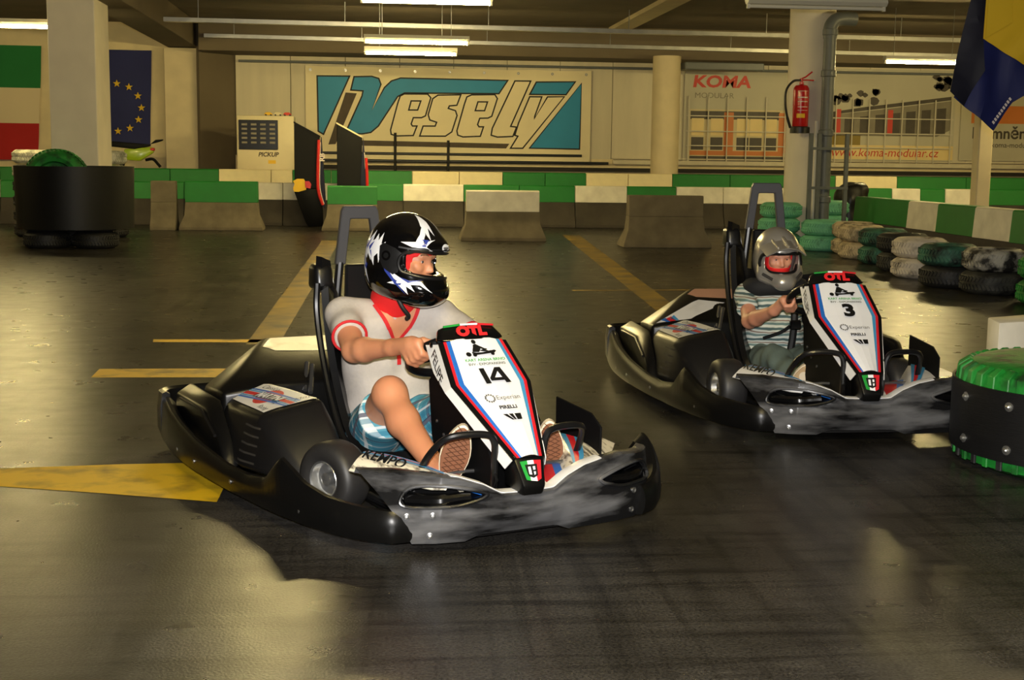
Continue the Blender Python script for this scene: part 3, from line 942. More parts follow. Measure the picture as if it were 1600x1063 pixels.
p1 = poster(6.9, 9.75, 1.27, 3.36, 'pale poster with red lettering and an orange-framed building')
rect(p1, 0.1, 2.8, 0.1, 1.2, 'poster_cream')
text('lettering', 'KOMA', 0.36, 'poster_red', p1, plane_m((0.83, -0.006, 1.80), (1, 0, 0), (0, -1, 0)), shear=0.12, offset=0.012, xs=1.25)
text('lettering', 'MODULAR', 0.17, 'poster_grey', p1, plane_m((0.68, -0.006, 1.50), (1, 0, 0), (0, -1, 0)), xs=1.1)
rect(p1, 0.15, 2.2, 0.98, 1.16, 'poster_dark', y=-0.005)
for x in (0.18, 0.62, 1.22, 1.52, 1.86):
    rect(p1, x, x + 0.28, 0.62, 1.0, 'poster_lit', y=-0.006)
    rect(p1, x, x + 0.28, 0.30, 0.58, 'poster_dark', y=-0.006)
for x in (0.92, 2.18):
    rect(p1, x, x + 0.22, 0.24, 1.14, 'poster_orange', y=-0.007)
rect(p1, 0.15, 2.3, 0.18, 0.28, 'poster_orange', y=-0.006)
rect(p1, 0.15, 2.7, 0.02, 0.16, 'poster_dark', y=-0.006)
rect(p1, 2.42, 2.8, 0.26, 0.72, 'poster_dark', y=-0.006)
p2 = poster(9.9, 13.2, 1.38, 3.42, 'wide poster with a long dark building and a red web address')
rect(p2, 0.0, 3.3, 0.02, 0.34, 'poster_lit')
text('lettering', 'www.koma-modular.cz', 0.27, 'poster_red', p2, plane_m((1.68, -0.006, 0.17), (1, 0, 0), (0, -1, 0)), shear=0.2, xs=1.0)
print_poly('printed_area', [(0.3, 0.55), (2.9, 0.55), (3.2, 0.7), (3.2, 1.36), (1.2, 1.1), (0.3, 1.0)], 'poster_grey', p2, -0.005)
for k in range(8):
    x = 0.35 + k * 0.36
    print_poly('printed_area', [(x, 0.62), (x + 0.22, 0.62), (x + 0.22, 0.92 + k * 0.04), (x, 0.9 + k * 0.04)], 'poster_dark', p2, -0.006)
print_poly('printed_area', [(0.3, 1.0), (1.2, 1.12), (3.2, 1.38), (3.2, 1.46), (1.2, 1.2), (0.3, 1.06)], 'poster_dark', p2, -0.0062)
for x in (0.5, 1.72):
    rect(p2, x, x + 0.12, 0.6, 1.14, 'poster_red', y=-0.007)
rect(p2, 0.0, 1.1, 0.34, 0.56, 'poster_olive', y=-0.005)
rng = random.Random(3)
def blob(r, cx, cz, n, sx, sz, m, parent):
    for k in range(n):
        x, z = cx + rng.uniform(-sx, sx), cz + rng.uniform(-sz, sz)
        q = rng.uniform(0.06, 0.14)
        print_poly('printed_area', [(x + q * cos(a) * (0.7 + 0.5 * rng.random()), z + q * sin(a) * (0.6 + 0.4 * rng.random())) for a in [i * pi / 4 for i in range(8)]], m, parent, -0.0065)
blob(0, 0.9, 1.42, 12, 0.55, 0.14, 'poster_dark', p2)
blob(0, 0.35, 1.2, 6, 0.18, 0.2, 'poster_dark', p2)
blob(0, 3.0, 1.75, 10, 0.22, 0.16, 'poster_dark', p2)
p3 = poster(13.35, 16.6, 1.4, 3.3, 'poster with an orange block and dark lettering behind the flag')
rect(p3, 0.25, 2.9, 0.85, 1.25, 'poster_orange')
text('lettering', 'Domnění a', 0.36, 'poster_dark', p3, plane_m((1.1, -0.006, 0.62), (1, 0, 0), (0, -1, 0)), offset=0.008)
text('lettering', 'www.koma-modular.cz', 0.17, 'poster_dark', p3, plane_m((1.15, -0.006, 0.36), (1, 0, 0), (0, -1, 0)))
# white grille bars in front of the posters
for px0, px1, n, lb in ((6.95, 9.7, 7, 'white wall grille in front of the poster with red lettering'), (9.95, 13.15, 9, 'white wall grille in front of the long building poster')):
    gr = empty('wall_grille', (px0, 29.88, 1.3), 0, lb, 'grille')
    for k in range(n):
        x = 0.05 + k * (px1 - px0 - 0.1) / (n - 1)
        ob('upright_bar', box2(x - 0.012, x + 0.012, -0.01, 0.01, 0.0, 1.45), 'bar_white', gr)
    for z in (0.36, 0.68, 1.02):
        ob('cross_bar', box2(0, px1 - px0, -0.012, 0.008, z - 0.012, z + 0.012), 'bar_white', gr)
# dark air duct end beside the slim column
tag(ob('air_duct', box2(6.5, 8.2, 28.2, 28.7, 3.22, 3.38, 0.02), 'grey_pipe'), 'dark grey flat duct beside the slim column above the poster', 'duct')

# ------------------------------------------------------------------ flags on the left wall
def cloth_strip(x0, x1, z0, z1, y, amp, ph, skew=0.0, nx=24, nz=12):
    def f(u, v):
        z = z0 + (z1 - z0) * v
        x = x0 + (x1 - x0) * u + skew * (z - 3.5)
        return (x, y - amp * (0.5 + 0.5 * sin(u * 9 + ph + z * 0.6)) - amp * 0.4 * sin(z * 5 + u * 3), z)
    return thick(grid(f, nx, nz), 0.006)
mat('flag_green', (28, 122, 58), 0.8, var=0.15, scale=2)
mat('flag_white', (228, 210, 172), 0.8)
mat('flag_red', (186, 30, 28), 0.8, var=0.15, scale=2)
mat('flag_blue', (36, 42, 98), 0.8, var=0.25, scale=2)
mat('flag_yellow', (226, 186, 30), 0.75, var=0.15, scale=3)
fi = empty('hanging_flag', (0, 0, 0), 0, 'green white and red striped flag hanging on the left wall', 'flag')
for z0, z1, m in ((2.68, 3.56, 'flag_green'), (1.94, 2.68, 'flag_white'), (1.17, 1.94, 'flag_red')):
    ob('stripe', cloth_strip(-9.4, -6.99, z0, z1, 29.84, 0.05, 0.5, 0.065), m, fi)
fe_ = empty('hanging_flag', (0, 0, 0), 0, 'dark blue flag with a ring of yellow stars hanging behind the pillar', 'flag')
ob('cloth', cloth_strip(-6.3, -4.71, 1.5, 3.51, 29.84, 0.04, 1.0, 0.04), 'flag_blue', fe_)
for k in range(12):
    a = k * pi / 6
    cx, cz = -5.44 + 0.5 * sin(a), 2.30 + 0.50 * cos(a)
    st = [((0.085 if i % 2 == 0 else 0.034) * sin(i * pi / 5), (0.085 if i % 2 == 0 else 0.034) * cos(i * pi / 5)) for i in range(10)]
    print_poly('star', [(cx + p[0], cz + p[1]) for p in st], 'flag_yellow', fe_, 29.755)

# flag hanging in the upper right, nearer the camera
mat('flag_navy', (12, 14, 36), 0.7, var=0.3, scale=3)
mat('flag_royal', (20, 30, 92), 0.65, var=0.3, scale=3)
ff = empty('hanging_flag', (4.9, 11, 1.6), 0, 'blue and yellow folded flag hanging from the ceiling at the upper right', 'flag')
def fcloth(poly, y, amp, ph):
    g = flat(poly)
    bm = bmesh.new()
    vs = [bm.verts.new((v[0], 0, v[1])) for v in g[0]]
    for f in g[1]:
        bm.faces.new([vs[i] for i in f])
    for _ in range(5):
        ed = [e for e in bm.edges if e.calc_length() > 0.07]
        if ed:
            bmesh.ops.subdivide_edges(bm, edges=ed, cuts=1)
    bmesh.ops.triangulate(bm, faces=bm.faces[:])
    for v in bm.verts:
        v.co.y = y + amp * sin(v.co.x * 16 + v.co.z * 3 + ph) + amp * 0.5 * sin(v.co.x * 31 - v.co.z * 4)
    bm.verts.index_update()
    r = [tuple(v.co) for v in bm.verts], [tuple(v.index for v in f.verts) for f in bm.faces]
    bm.free()
    return thick(r, 0.006)
def fp(x, y):   # picture position on the plane of the flag, as metres in the flag's own frame
    return ((x - 1517) * 0.00524 + (0.00524 * 6 * 0) + 0.03 - (y) * 0.0001, 1.07 - y * 0.00524 + (x - 1517) * 0.00012)
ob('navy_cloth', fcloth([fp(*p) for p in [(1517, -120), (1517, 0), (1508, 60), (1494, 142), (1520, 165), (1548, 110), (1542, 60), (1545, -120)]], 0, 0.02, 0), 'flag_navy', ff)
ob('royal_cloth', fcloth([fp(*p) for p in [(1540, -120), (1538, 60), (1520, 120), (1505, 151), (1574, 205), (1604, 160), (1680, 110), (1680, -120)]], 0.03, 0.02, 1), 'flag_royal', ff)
ob('yellow_cloth', fcloth([fp(*p) for p in [(1541, -120), (1540, 60), (1600, 97), (1680, 140), (1680, -120)]], -0.045, 0.015, 2), 'flag_yellow', ff)
ob('yellow_fold', fcloth([fp(*p) for p in [(1541, -100), (1540, 60), (1581, 36), (1572, -100)]], -0.085, 0.008, 2), 'flag_yellow', ff)
for k in range(9):
    a = fp(1571 + k * 3.1, 195 - k * 4.6)
    ob('printed_letter', print_poly('x', [(a[0], a[1]), (a[0] + 0.012, a[1] + 0.016), (a[0] - 0.006, a[1] + 0.034), (a[0] - 0.018, a[1] + 0.02)], 'label_white', None, -0.004).data, None, ff)
for o_ in [o for o in bpy.data.objects if o.name.startswith('x') and o.parent is None and o.type == 'MESH' and o.name.split('.')[0] == 'x']:
    bpy.data.objects.remove(o_)

# ------------------------------------------------------------------ white cabinet with a black screen
mat('cabinet_white', (226, 212, 172), 0.5, var=0.1, scale=3)
mat('screen_black', (14, 13, 12), 0.25)
cb = empty('vending_cabinet', (-2.18, 28.1, 0), 0, 'white cabinet with a black display panel against the back wall', 'cabinet')
ob('body', box2(-0.57, 0.57, -0.3, 0.3, 0, 2.12, 0.02, 2), 'cabinet_white', cb)
ob('screen', box2(-0.53, 0.25, -0.33, -0.30, 1.44, 2.03, 0.008), 'screen_black', cb)
for r_ in range(5):
    for c_ in range(4):
        ob('display_item', box2(-0.47 + c_ * 0.185, -0.36 + c_ * 0.185, -0.345, -0.33, 1.56 + r_ * 0.09, 1.60 + r_ * 0.09), 'poster_grey', cb)
text('lettering', 'PICKUP', 0.12, 'banner_dark', cb, plane_m((0.05, -0.305, 1.34), (1, 0, 0), (0, -1, 0)), shear=0.2, offset=0.004)
ob('sticker', box2(0.05, 0.2, -0.306, -0.30, 1.16, 1.23), 'label_yellow', cb)
for x, m, lb in ((0.05, 'label_yellow', 'yellow'), (0.24, 'cabinet_white', 'cream'), (0.43, 'poster_red', 'red')):
    t_ = empty('toy_car', (-2.18 + x, 28.0, 2.12), 0, 'small %s model car on top of the white cabinet' % lb, 'toy')
    ob('body', hull([(-0.08, -0.04, 0.015), (0.08, -0.04, 0.015), (-0.08, 0.04, 0.015), (0.08, 0.04, 0.015), (-0.08, -0.04, 0.045), (0.08, -0.04, 0.04), (-0.05, -0.035, 0.075), (0.03, -0.035, 0.075), (-0.08, 0.04, 0.045), (0.08, 0.04, 0.04), (-0.05, 0.035, 0.075), (0.03, 0.035, 0.075)], 0.006, 1), m, t_)
    for a in (-0.05, 0.05):
        for b in (-0.042, 0.042):
            ob('wheel', cyl((a, b - 0.008, 0.018), (a, b + 0.008, 0.018), 0.018, 10), 'black_plastic', t_)
# ------------------------------------------------------------------ two tall dark display boards with a curved foot
mat('board_navy', (18, 20, 46), 0.5, spec=0.25)
mat('board_red', (196, 36, 34), 0.4)
mat('board_black', (12, 12, 13), 0.6, spec=0.2)
def board(x, y, label, z0, foot, s=1.0):
    r = empty('display_board', (x, y, 0), 0, label, 'display board', 'tall dark display boards')
    ob('front_face', bev(hull([(-0.47, -0.03, 1.93), (-0.47, 0.03, 1.93), (0.0, -0.03, 1.68), (0.0, 0.03, 1.68), (-0.02, -0.03, 0.72), (-0.02, 0.03, 0.72), (-0.47, -0.03, 0.72), (-0.47, 0.03, 0.72)]), 0.01, 1), 'board_black', r)
    ob('top_edge', hull([(-0.48, -0.04, 1.955), (-0.48, 0.3, 1.955), (0.0, -0.04, 1.70), (0.0, 0.3, 1.70), (-0.48, -0.04, 1.925), (0.0, -0.04, 1.67), (-0.48, 0.3, 1.925), (0.0, 0.3, 1.67)]), 'cabinet_white' if not foot else 'board_black', r)
    sid = [(0.0, 1.68), (0.035, 1.2), (0.06, 0.72), (0.07, 0.55), (0.06, 0.36), (0.0, 0.42), (-0.06, 0.6), (-0.06, 0.9), (-0.04, 1.3)] if foot else [(0.0, 1.68), (0.04, 1.2), (0.07, 0.75), (0.07, 0.1), (-0.05, 0.1), (-0.05, 0.9), (-0.03, 1.3)]
    ob('side_panel', prism(sid, (0.02, -0.05, 0), (1, 0, 0), (0, 0, 1), -0.36), 'board_navy', r)
    ob('red_edge', tube(smooth_path([(-0.02, -0.06, 1.62), (-0.035, -0.06, 1.25), (-0.045, -0.06, 0.85), (-0.02, -0.06, 0.62), (0.05, -0.06, 0.42)] if foot else [(0.07, -0.06, 1.3), (0.09, -0.06, 0.9), (0.09, -0.06, 0.3)], 6), 0.028, 8), 'board_red', r)
    ob('white_edge', tube(smooth_path([(0.012, -0.06, 1.58), (0.0, -0.06, 1.2), (-0.005, -0.06, 0.8), (0.03, -0.06, 0.58), (0.075, -0.06, 0.44)] if foot else [(0.04, -0.06, 1.4), (0.055, -0.06, 1.1)], 6), 0.007, 6), 'label_white', r)
    if foot:
        text('lettering', 'RB', 0.13, 'label_white', r, plane_m((0.045, -0.065, 1.3), (0, 0, 1), (0, -1, 0)), offset=0.004)
        ob('lower_fairing', hull([(-0.5, -0.03, 0.72), (0.0, -0.03, 0.72), (-0.5, 0.2, 0.72), (0.0, 0.2, 0.72), (-0.35, -0.03, 0.55), (0.05, -0.03, 0.3), (-0.1, 0.2, 0.12), (0.05, 0.2, 0.12), (-0.25, 0.1, 0.0), (0.05, 0.1, 0.0)], 0.02, 2), 'board_black', r)
        ob('yellow_emblem', prism([(-0.5, 0.72), (-0.47, 0.8), (-0.5, 0.86), (-0.42, 0.9), (-0.3, 0.9), (-0.24, 0.8), (-0.26, 0.7), (-0.4, 0.66), (-0.48, 0.66)], (0, -0.035, 0), (1, 0, 0), (0, 0, 1), 0.012), 'label_yellow', r)
        ob('red_emblem', prism([(-0.27, 0.74), (-0.28, 0.86), (-0.2, 0.86), (-0.16, 0.8), (-0.18, 0.72)], (0, -0.05, 0), (1, 0, 0), (0, 0, 1), 0.012), 'board_red', r)
    else:
        ob('leg', box2(-0.45, -0.40, -0.02, 0.02, 0, 0.75), 'board_black', r)
        ob('leg', box2(-0.07, -0.02, -0.02, 0.02, 0, 0.75), 'board_black', r)
    return r
board(-1.0, 25.45, 'dark display board with a red curved edge and yellow emblem, beside the white cabinet', 0, True)
board(-0.22, 25.55, 'dark display board with a pale top edge, behind the green-topped barrier', 0, False)

# ------------------------------------------------------------------ yellow-green motorbike tail behind the rear barriers
mat('bike_lime', (158, 186, 30), 0.3, coat=0.4)
mk_ = empty('motorbike', (-4.7, 28.65, 0), 0, 'lime green motorbike with a black seat parked behind the barriers', 'motorbike')
ob('seat', bev(hull([(-0.72, -0.12, 1.47), (-0.72, 0.12, 1.47), (-0.72, -0.12, 1.58), (-0.72, 0.12, 1.58), (-0.2, -0.12, 1.42), (-0.2, 0.12, 1.42), (-0.1, -0.1, 1.53), (-0.1, 0.1, 1.53), (0.12, -0.05, 1.52), (0.12, 0.05, 1.52), (0.1, -0.05, 1.48), (0.1, 0.05, 1.48)]), 0.02, 2), 'board_black', mk_)
ob('tail_fairing', hull([(-0.45, -0.12, 1.2), (-0.45, 0.12, 1.2), (-0.4, -0.12, 1.42), (-0.4, 0.12, 1.42), (0.14, -0.06, 1.47), (0.14, 0.06, 1.47), (0.18, -0.05, 1.36), (0.18, 0.05, 1.36), (-0.1, -0.1, 1.18), (-0.1, 0.1, 1.18)], 0.02, 2), 'bike_lime', mk_)
ob('tail_light', box2(0.05, 0.19, -0.065, 0.065, 1.39, 1.45, 0.01), 'board_red', mk_)
ob('turn_signal', hull([(0.1, -0.02, 1.52), (0.1, 0.02, 1.52), (0.22, -0.04, 1.62), (0.38, -0.02, 1.63), (0.36, 0.02, 1.6), (0.24, 0.04, 1.56), (0.24, -0.04, 1.56)], 0.005, 1), 'board_black', mk_)
ob('mudguard', tube(smooth_path([(0.0, 0, 1.2), (0.15, 0, 1.22), (0.25, 0, 1.12), (0.3, 0, 1.06)], 4), 0.03, 8), 'board_black', mk_)
for x in (-1.2, -0.05):
    Mw = Matrix.Translation((x, 0, 0.33)) @ Matrix.Rotation(pi / 2, 4, 'X')
    wl_ = ob('wheel', lathe([(0.22, -0.06), (0.3, -0.07), (0.33, 0), (0.3, 0.07), (0.22, 0.06)], 28, Mw, closed=True), 'tyre_black', mk_)
    ob('wheel_disc', lathe([(0.02, -0.02), (0.22, -0.02), (0.22, 0.02), (0.02, 0.02)], 20, Mw), 'galv', wl_)
ob('frame', add(tube([(-0.05, 0, 0.33), (-0.6, 0, 0.55), (-0.45, 0, 1.2)], 0.05, 8), tube([(-0.6, 0, 0.5), (-1.0, 0, 1.15), (-1.2, 0, 0.33)], 0.05, 8)), 'board_black', mk_)
ob('fuel_tank', sphere((-0.85, 0, 1.2), (0.3, 0.17, 0.2)), 'bike_lime', mk_)
# ================================================================== karts
mat('kart_black', (10, 10, 10), 0.32, spec=0.3, var=0.5, scale=4, col2=(20, 19, 18), bump=0.05)
mat('kart_matte', (19, 18, 18), 0.40, spec=0.35, var=0.3, scale=6, col2=(27, 26, 25))
def bumper_material():
    m = mat('bumper_worn_glare', (132, 132, 134), 0.27, metal=0.45, var=0.95, scale=4.5, col2=(12, 12, 13), stretch=(1.0, 0.7, 3.2), thr=(0.40, 0.64), detail=10)  # scraped black plastic; the flash reflection is also put into the light grey patches
bumper_material()
mat('shield_black', (9, 9, 10), 0.7, spec=0.1)
mat('sticker_glare', (242, 236, 220), 0.18, var=0.4, scale=7, col2=(170, 156, 120), thr=(0.3, 0.45))
mat('gloss_black', (10, 10, 11), 0.12, coat=0.5)
mat('frame_black', (18, 18, 19), 0.3)
mat('sticker_white', (232, 230, 226), 0.35, var=0.25, scale=5, col2=(170, 160, 140), thr=(0.25, 0.4))
mat('sticker_scuffed', (236, 228, 206), 0.22, var=0.85, scale=14, col2=(70, 60, 48), stretch=(1, 3, 3), thr=(0.36, 0.52))
mat('panel_white', (240, 240, 242), 0.35)
mat('stripe_blue', (36, 104, 190), 0.35)
mat('stripe_lblue', (70, 150, 200), 0.35)
mat('stripe_red', (206, 34, 44), 0.35)
mat('stripe_green', (40, 150, 60), 0.35)
mat('print_black', (18, 18, 18), 0.45)
mat('print_grey', (92, 92, 92), 0.45)
mat('print_green', (70, 170, 90), 0.45)
mat('logo_red', (224, 40, 44), 0.4)
mat('seat_black', (15, 15, 16), 0.33)
mat('hoop_grey', (62, 62, 66), 0.5)
mat('tyre_slick', (34, 33, 33), 0.5, var=0.3, scale=10, col2=(52, 50, 48))
mat('rim_alloy', (200, 200, 198), 0.25, metal=0.9, var=0.3, scale=9)
mat('steel', (150, 150, 150), 0.28, metal=0.9)
mat('pedal_dark', (46, 46, 46), 0.35, metal=0.6)
mat('pink_sheen', (222, 170, 150), 0.35)

def interp(tab, x):
    ks = sorted(tab)
    if x <= ks[0]:
        return tab[ks[0]]
    for a, b in zip(ks, ks[1:]):
        if x <= b:
            t = (x - a) / (b - a)
            return tab[a] + (tab[b] - tab[a]) * t
    return tab[ks[-1]]
XB = {0: 1.05, .15: 1.045, .30: 1.02, .36: .995, .42: .97, .47: .94, .55: .88}
XT = {0: 1.125, .10: 1.122, .16: 1.105, .30: 1.06, .36: 1.02, .42: .965, .47: .91, .55: .80}
XBL = {0: 1.05, .15: 1.048, .30: 1.04, .42: 1.025, .50: 1.0, .56: .965, .63: .92}
XTL = {0: 1.125, .10: 1.122, .16: 1.108, .30: 1.08, .40: 1.05, .50: 1.0, .57: .945, .64: .86}
ZT = {0: .200, .10: .203, .16: .235, .24: .262, .32: .274, .42: .280, .55: .262}
def bump_pt(s, t):
    """front bumper surface: s -1..1 across, t 0..1 from the bottom to the top edge"""
    ye = 0.375 + 0.135 * t if s < 0 else 0.53 + 0.08 * t
    y = s * ye
    a = abs(y)
    B_, T_ = (XB, XT) if s < 0 else (XBL, XTL)
    zb = 0.035 + 0.02 * max(0, 1 - max(0, a - 0.15) / 0.05) if a < 0.2 else 0.035
    zt = interp(ZT, a)
    x = interp(B_, a) + (interp(T_, a) - interp(B_, a)) * t + 0.022 * sin(pi * min(t * 1.1, 1))
    return V((x, y, zb + (zt - zb) * t))
OPEN = [(.405, .170), (.412, .205), (.375, .238), (.270, .240), (.160, .216), (.158, .202), (.19, .188), (.27, .172)]
SHL = .15      # the left scoop sits this much further out than the right one
def in_poly(p, poly):
    x, y = p
    c = False
    n = len(poly)
    for i in range(n):
        (x1, y1), (x2, y2) = poly[i], poly[i - 1]
        if (y1 > y) != (y2 > y) and x < (x2 - x1) * (y - y1) / (y2 - y1) + x1:
            c = not c
    return c
def b_ye(y, t):
    return 0.375 + 0.135 * t if y < 0 else 0.53 + 0.08 * t
def bump_at(y, z):
    """x on the bumper face for a given y, z"""
    t0 = 0.5
    for _ in range(12):
        p = bump_pt(y / b_ye(y, t0), t0)
        t0 = min(1, max(0, t0 + (z - p.z) / 0.24))
    return bump_pt(y / b_ye(y, t0), t0).x
def front_bumper():
    nu, nv = 150, 40
    P = [[bump_pt(-1 + 2 * i / nu, j / nv) for j in range(nv + 1)] for i in range(nu + 1)]
    vs, fs, id_ = [], [], {}
    def vi(i, j):
        if (i, j) not in id_:
            id_[(i, j)] = len(vs)
            vs.append(tuple(P[i][j]))
        return id_[(i, j)]
    for i in range(nu):
        for j in range(nv):
            c = (P[i][j] + P[i + 1][j + 1]) / 2
            if in_poly((-c.y, c.z), OPEN) or in_poly((c.y - SHL, c.z), OPEN):
                continue
            fs.append((vi(i, j), vi(i + 1, j), vi(i + 1, j + 1), vi(i, j + 1)))
    # top lip rolled inwards
    for i in range(nu + 1):
        p = P[i][nv]
        for k, (dx, dz) in enumerate(((-0.012, 0.006), (-0.05, 0.006), (-0.07, -0.015))):
            id_[(i, nv + 1 + k)] = len(vs)
            vs.append((p.x + dx, p.y * (1 + dx * 0.3), p.z + dz))
        # bottom return
        q = P[i][0]
        id_[(i, -1)] = len(vs)
        vs.append((q.x - 0.06, q.y * 0.97, q.z))
    for i in range(nu):
        for j in (nv, nv + 1, nv + 2):
            fs.append((id_[(i, j)], id_[(i + 1, j)], id_[(i + 1, j + 1)], id_[(i, j + 1)]))
        fs.append((id_[(i, -1)], id_[(i + 1, -1)], id_[(i + 1, 0)], id_[(i, 0)]))
    # roughly even out the jagged rim by snapping its corner points on to the outline is left to the scoop frame
    return thick((vs, fs), 0.006)
def scoop(s):
    sh = SHL if s > 0 else 0
    cy, cz = 0.29 + sh, 0.205
    O_ = [(y + sh, z) for y, z in OPEN]
    ba = lambda y, z: bump_at(s * y, z)
    r0 = [V((ba(y, z) + 0.004, s * y, z)) for y, z in O_]
    r1 = [V((ba(y, z) - 0.05, s * (cy + (y - cy) * 0.96), cz + (z - cz) * 0.9)) for y, z in O_]
    r2 = [V((ba(y, z) - 0.10, s * (cy + (y - cy) * 0.7 - 0.02), cz + (z - cz) * 0.5)) for y, z in O_]
    fr = tube(smooth_path([tuple(p) for p in r0], 5, True), 0.007, 8, closed=True)
    inner = loft([r0, r1, r2], True, False)
    cap = ([tuple(p) for p in r2], [tuple(range(len(r2)))])
    tubeb = tube(smooth_path([(ba(y + sh, z) - d_, s * (y + sh), z) for y, z, d_ in ((.39, .19, .03), (.3, .192, .02), (.2, .203, .012))], 6), [0.022] * 8 + [0.018] * 5, 10)
    return fr, add(inner, cap), tubeb

SIDE = [(0.99, .375), (.96, .47), (.775, .585), (.477, .668), (.2, .712), (0, .738), (-.37, .768), (-.7, .768), (-.95, .745)]
SZ = {1.0: .15, .9: .155, .75: .165, .62: .19, .52: .235, .475: .252, .44: .225, .36: .155, .2: .135, 0: .14, -.3: .165, -.6: .20, -.95: .25}
SIDE_L = [(1.02, .52), (.96, .615), (.86, .69), (.72, .725), (.5, .748), (.2, .755), (0, .758), (-.37, .768), (-.7, .768), (-.95, .745)]
SZ_L = {1.0: .15, .92: .17, .84: .21, .76: .262, .72: .272, .68: .24, .6: .17, .36: .14, .2: .135, 0: .14, -.3: .165, -.6: .20, -.95: .25}
def side_bumper(s):
    path = smooth_path([(x, y, 0) for x, y in (SIDE if s < 0 else SIDE_L)], 10)
    rings = []
    for i, p in enumerate(path):
        a = path[max(i - 1, 0)]
        b = path[min(i + 1, len(path) - 1)]
        t = (b - a).normalized()
        n = V((-t.y, t.x, 0))
        if n.y < 0:
            n = -n
        z1 = interp(SZ if s < 0 else SZ_L, p.x)
        pts = [(-0.02, .04), (0.0, .042), (0.012, .07), (0.014, .10), (0.008, z1 - 0.02), (-0.006, z1), (-0.02, z1 + 0.002), (-0.05, z1 - 0.03), (-0.05, .06)]
        if z1 - 0.02 < 0.11:
            pass
        rings.append([V((p.x + n.x * o, s * (p.y + n.y * o), z)) for o, z in pts])
    return fixn(loft(rings))
def rear_bumper():
    path = smooth_path([(-.93, -.75, 0), (-1.03, -.74, 0), (-1.09, -.66, 0), (-1.11, -.4, 0), (-1.12, 0, 0), (-1.11, .4, 0), (-1.09, .66, 0), (-1.03, .74, 0), (-.93, .75, 0)], 8)
    rings = []
    for i, p in enumerate(path):
        a, b = path[max(i - 1, 0)], path[min(i + 1, len(path) - 1)]
        t = (b - a).normalized()
        n = V((-t.y, t.x, 0))
        if n.dot(V((p.x + 0.3, p.y, 0))) < 0:
            n = -n
        pts = [(-0.03, .07), (0.0, .07), (0.012, .10), (0.014, .20), (0.004, .265), (-0.012, .272), (-0.03, .262), (-0.035, .09)]
        rings.append([p + n * o + V((0, 0, z)) for o, z in pts])
    return fixn(loft(rings))
# steering fairing (front panel): stations along its length: x, z, half width of the printed field
ST = [(0.672, 0.663, 0.106), (0.829, 0.532, 0.127), (1.115, 0.323, 0.036)]
def pan(t, v, off=0.0, ex=0.0):
    """t: 0 top .. 1 bend .. 2 bottom, v -1..1 across the printed field (+left), ex widens in metres"""
    i = 0 if t <= 1 else 1
    f = t - i
    a, b = V((ST[i][0], 0, ST[i][1])), V((ST[i + 1][0], 0, ST[i + 1][1]))
    hw = ST[i][2] + (ST[i + 1][2] - ST[i][2]) * f + ex
    d = (b - a).normalized()
    n = V((-d.z, 0, d.x))
    crown = 0.012 * (1 - v * v)
    return a + (b - a) * f + V((0, v * hw, 0)) + n * (off + crown)
def pan_strip(v0, v1, off, t0=0.0, t1=2.0, ex0=0.0, ex1=0.0):
    """strip between two lateral edges; each edge = (v, extra metres)"""
    vs, fs = [], []
    n = 24
    ts = sorted(set([t0 + (t1 - t0) * i / n for i in range(n + 1)] + ([1.0] if t0 < 1 < t1 else [])))
    for t in ts:
        for k in range(5):
            q = k / 4
            hw_f = v0 + (v1 - v0) * q
            e = ex0 + (ex1 - ex0) * q
            p = pan(t, hw_f, off)
            vs.append((p.x, p.y + e, p.z))
    for i in range(len(ts) - 1):
        for k in range(4):
            fs.append((i * 5 + k, (i + 1) * 5 + k, (i + 1) * 5 + k + 1, i * 5 + k + 1))
    return vs, fs
def pan_plane(t, off=0.0145):
    """text matrix on the panel face: reads along +y, up the panel"""
    i = 0 if t <= 1 else 1
    a, b = V((ST[i][0], 0, ST[i][1])), V((ST[i + 1][0], 0, ST[i + 1][1]))
    d = (b - a).normalized()
    n = V((-d.z, 0, d.x))
    if n.x < 0:
        n = -n
    p = pan(t, 0, off)
    return frame(p, (0, 1, 0), n)
def kart_figure():
    """little printed racer: kart with a seated driver, about 1 unit wide"""
    P = [[(-.22, -.16), (.46, -.10), (.56, -.02), (.50, .03), (.20, -.02), (.02, -.06), (-.20, -.06), (-.36, -.02), (-.38, -.08)],
         [(-.52 + .10 * cos(a), -.12 + .10 * sin(a)) for a in [i * pi / 6 for i in range(12)]],
         [(-.30 + .075 * cos(a), -.16 + .075 * sin(a)) for a in [i * pi / 6 for i in range(12)]],
         [(.38 + .07 * cos(a), -.14 + .07 * sin(a)) for a in [i * pi / 6 for i in range(12)]],
         [(-.34, -.02), (-.10, -.04), (.0, .10), (-.02, .26), (-.12, .34), (-.22, .30), (-.26, .18), (-.30, .10)],
         [(-.15 + .085 * cos(a), .44 + .10 * sin(a)) for a in [i * pi / 6 for i in range(12)]],
         [(-.06, .28), (.06, .20), (.16, .12), (.24, .10), (.23, .05), (.12, .05), (-.02, .14)],
         [(-.08, .02), (.10, .08), (.28, .0), (.36, .02), (.34, -.03), (.1, -.02)]]
    return P

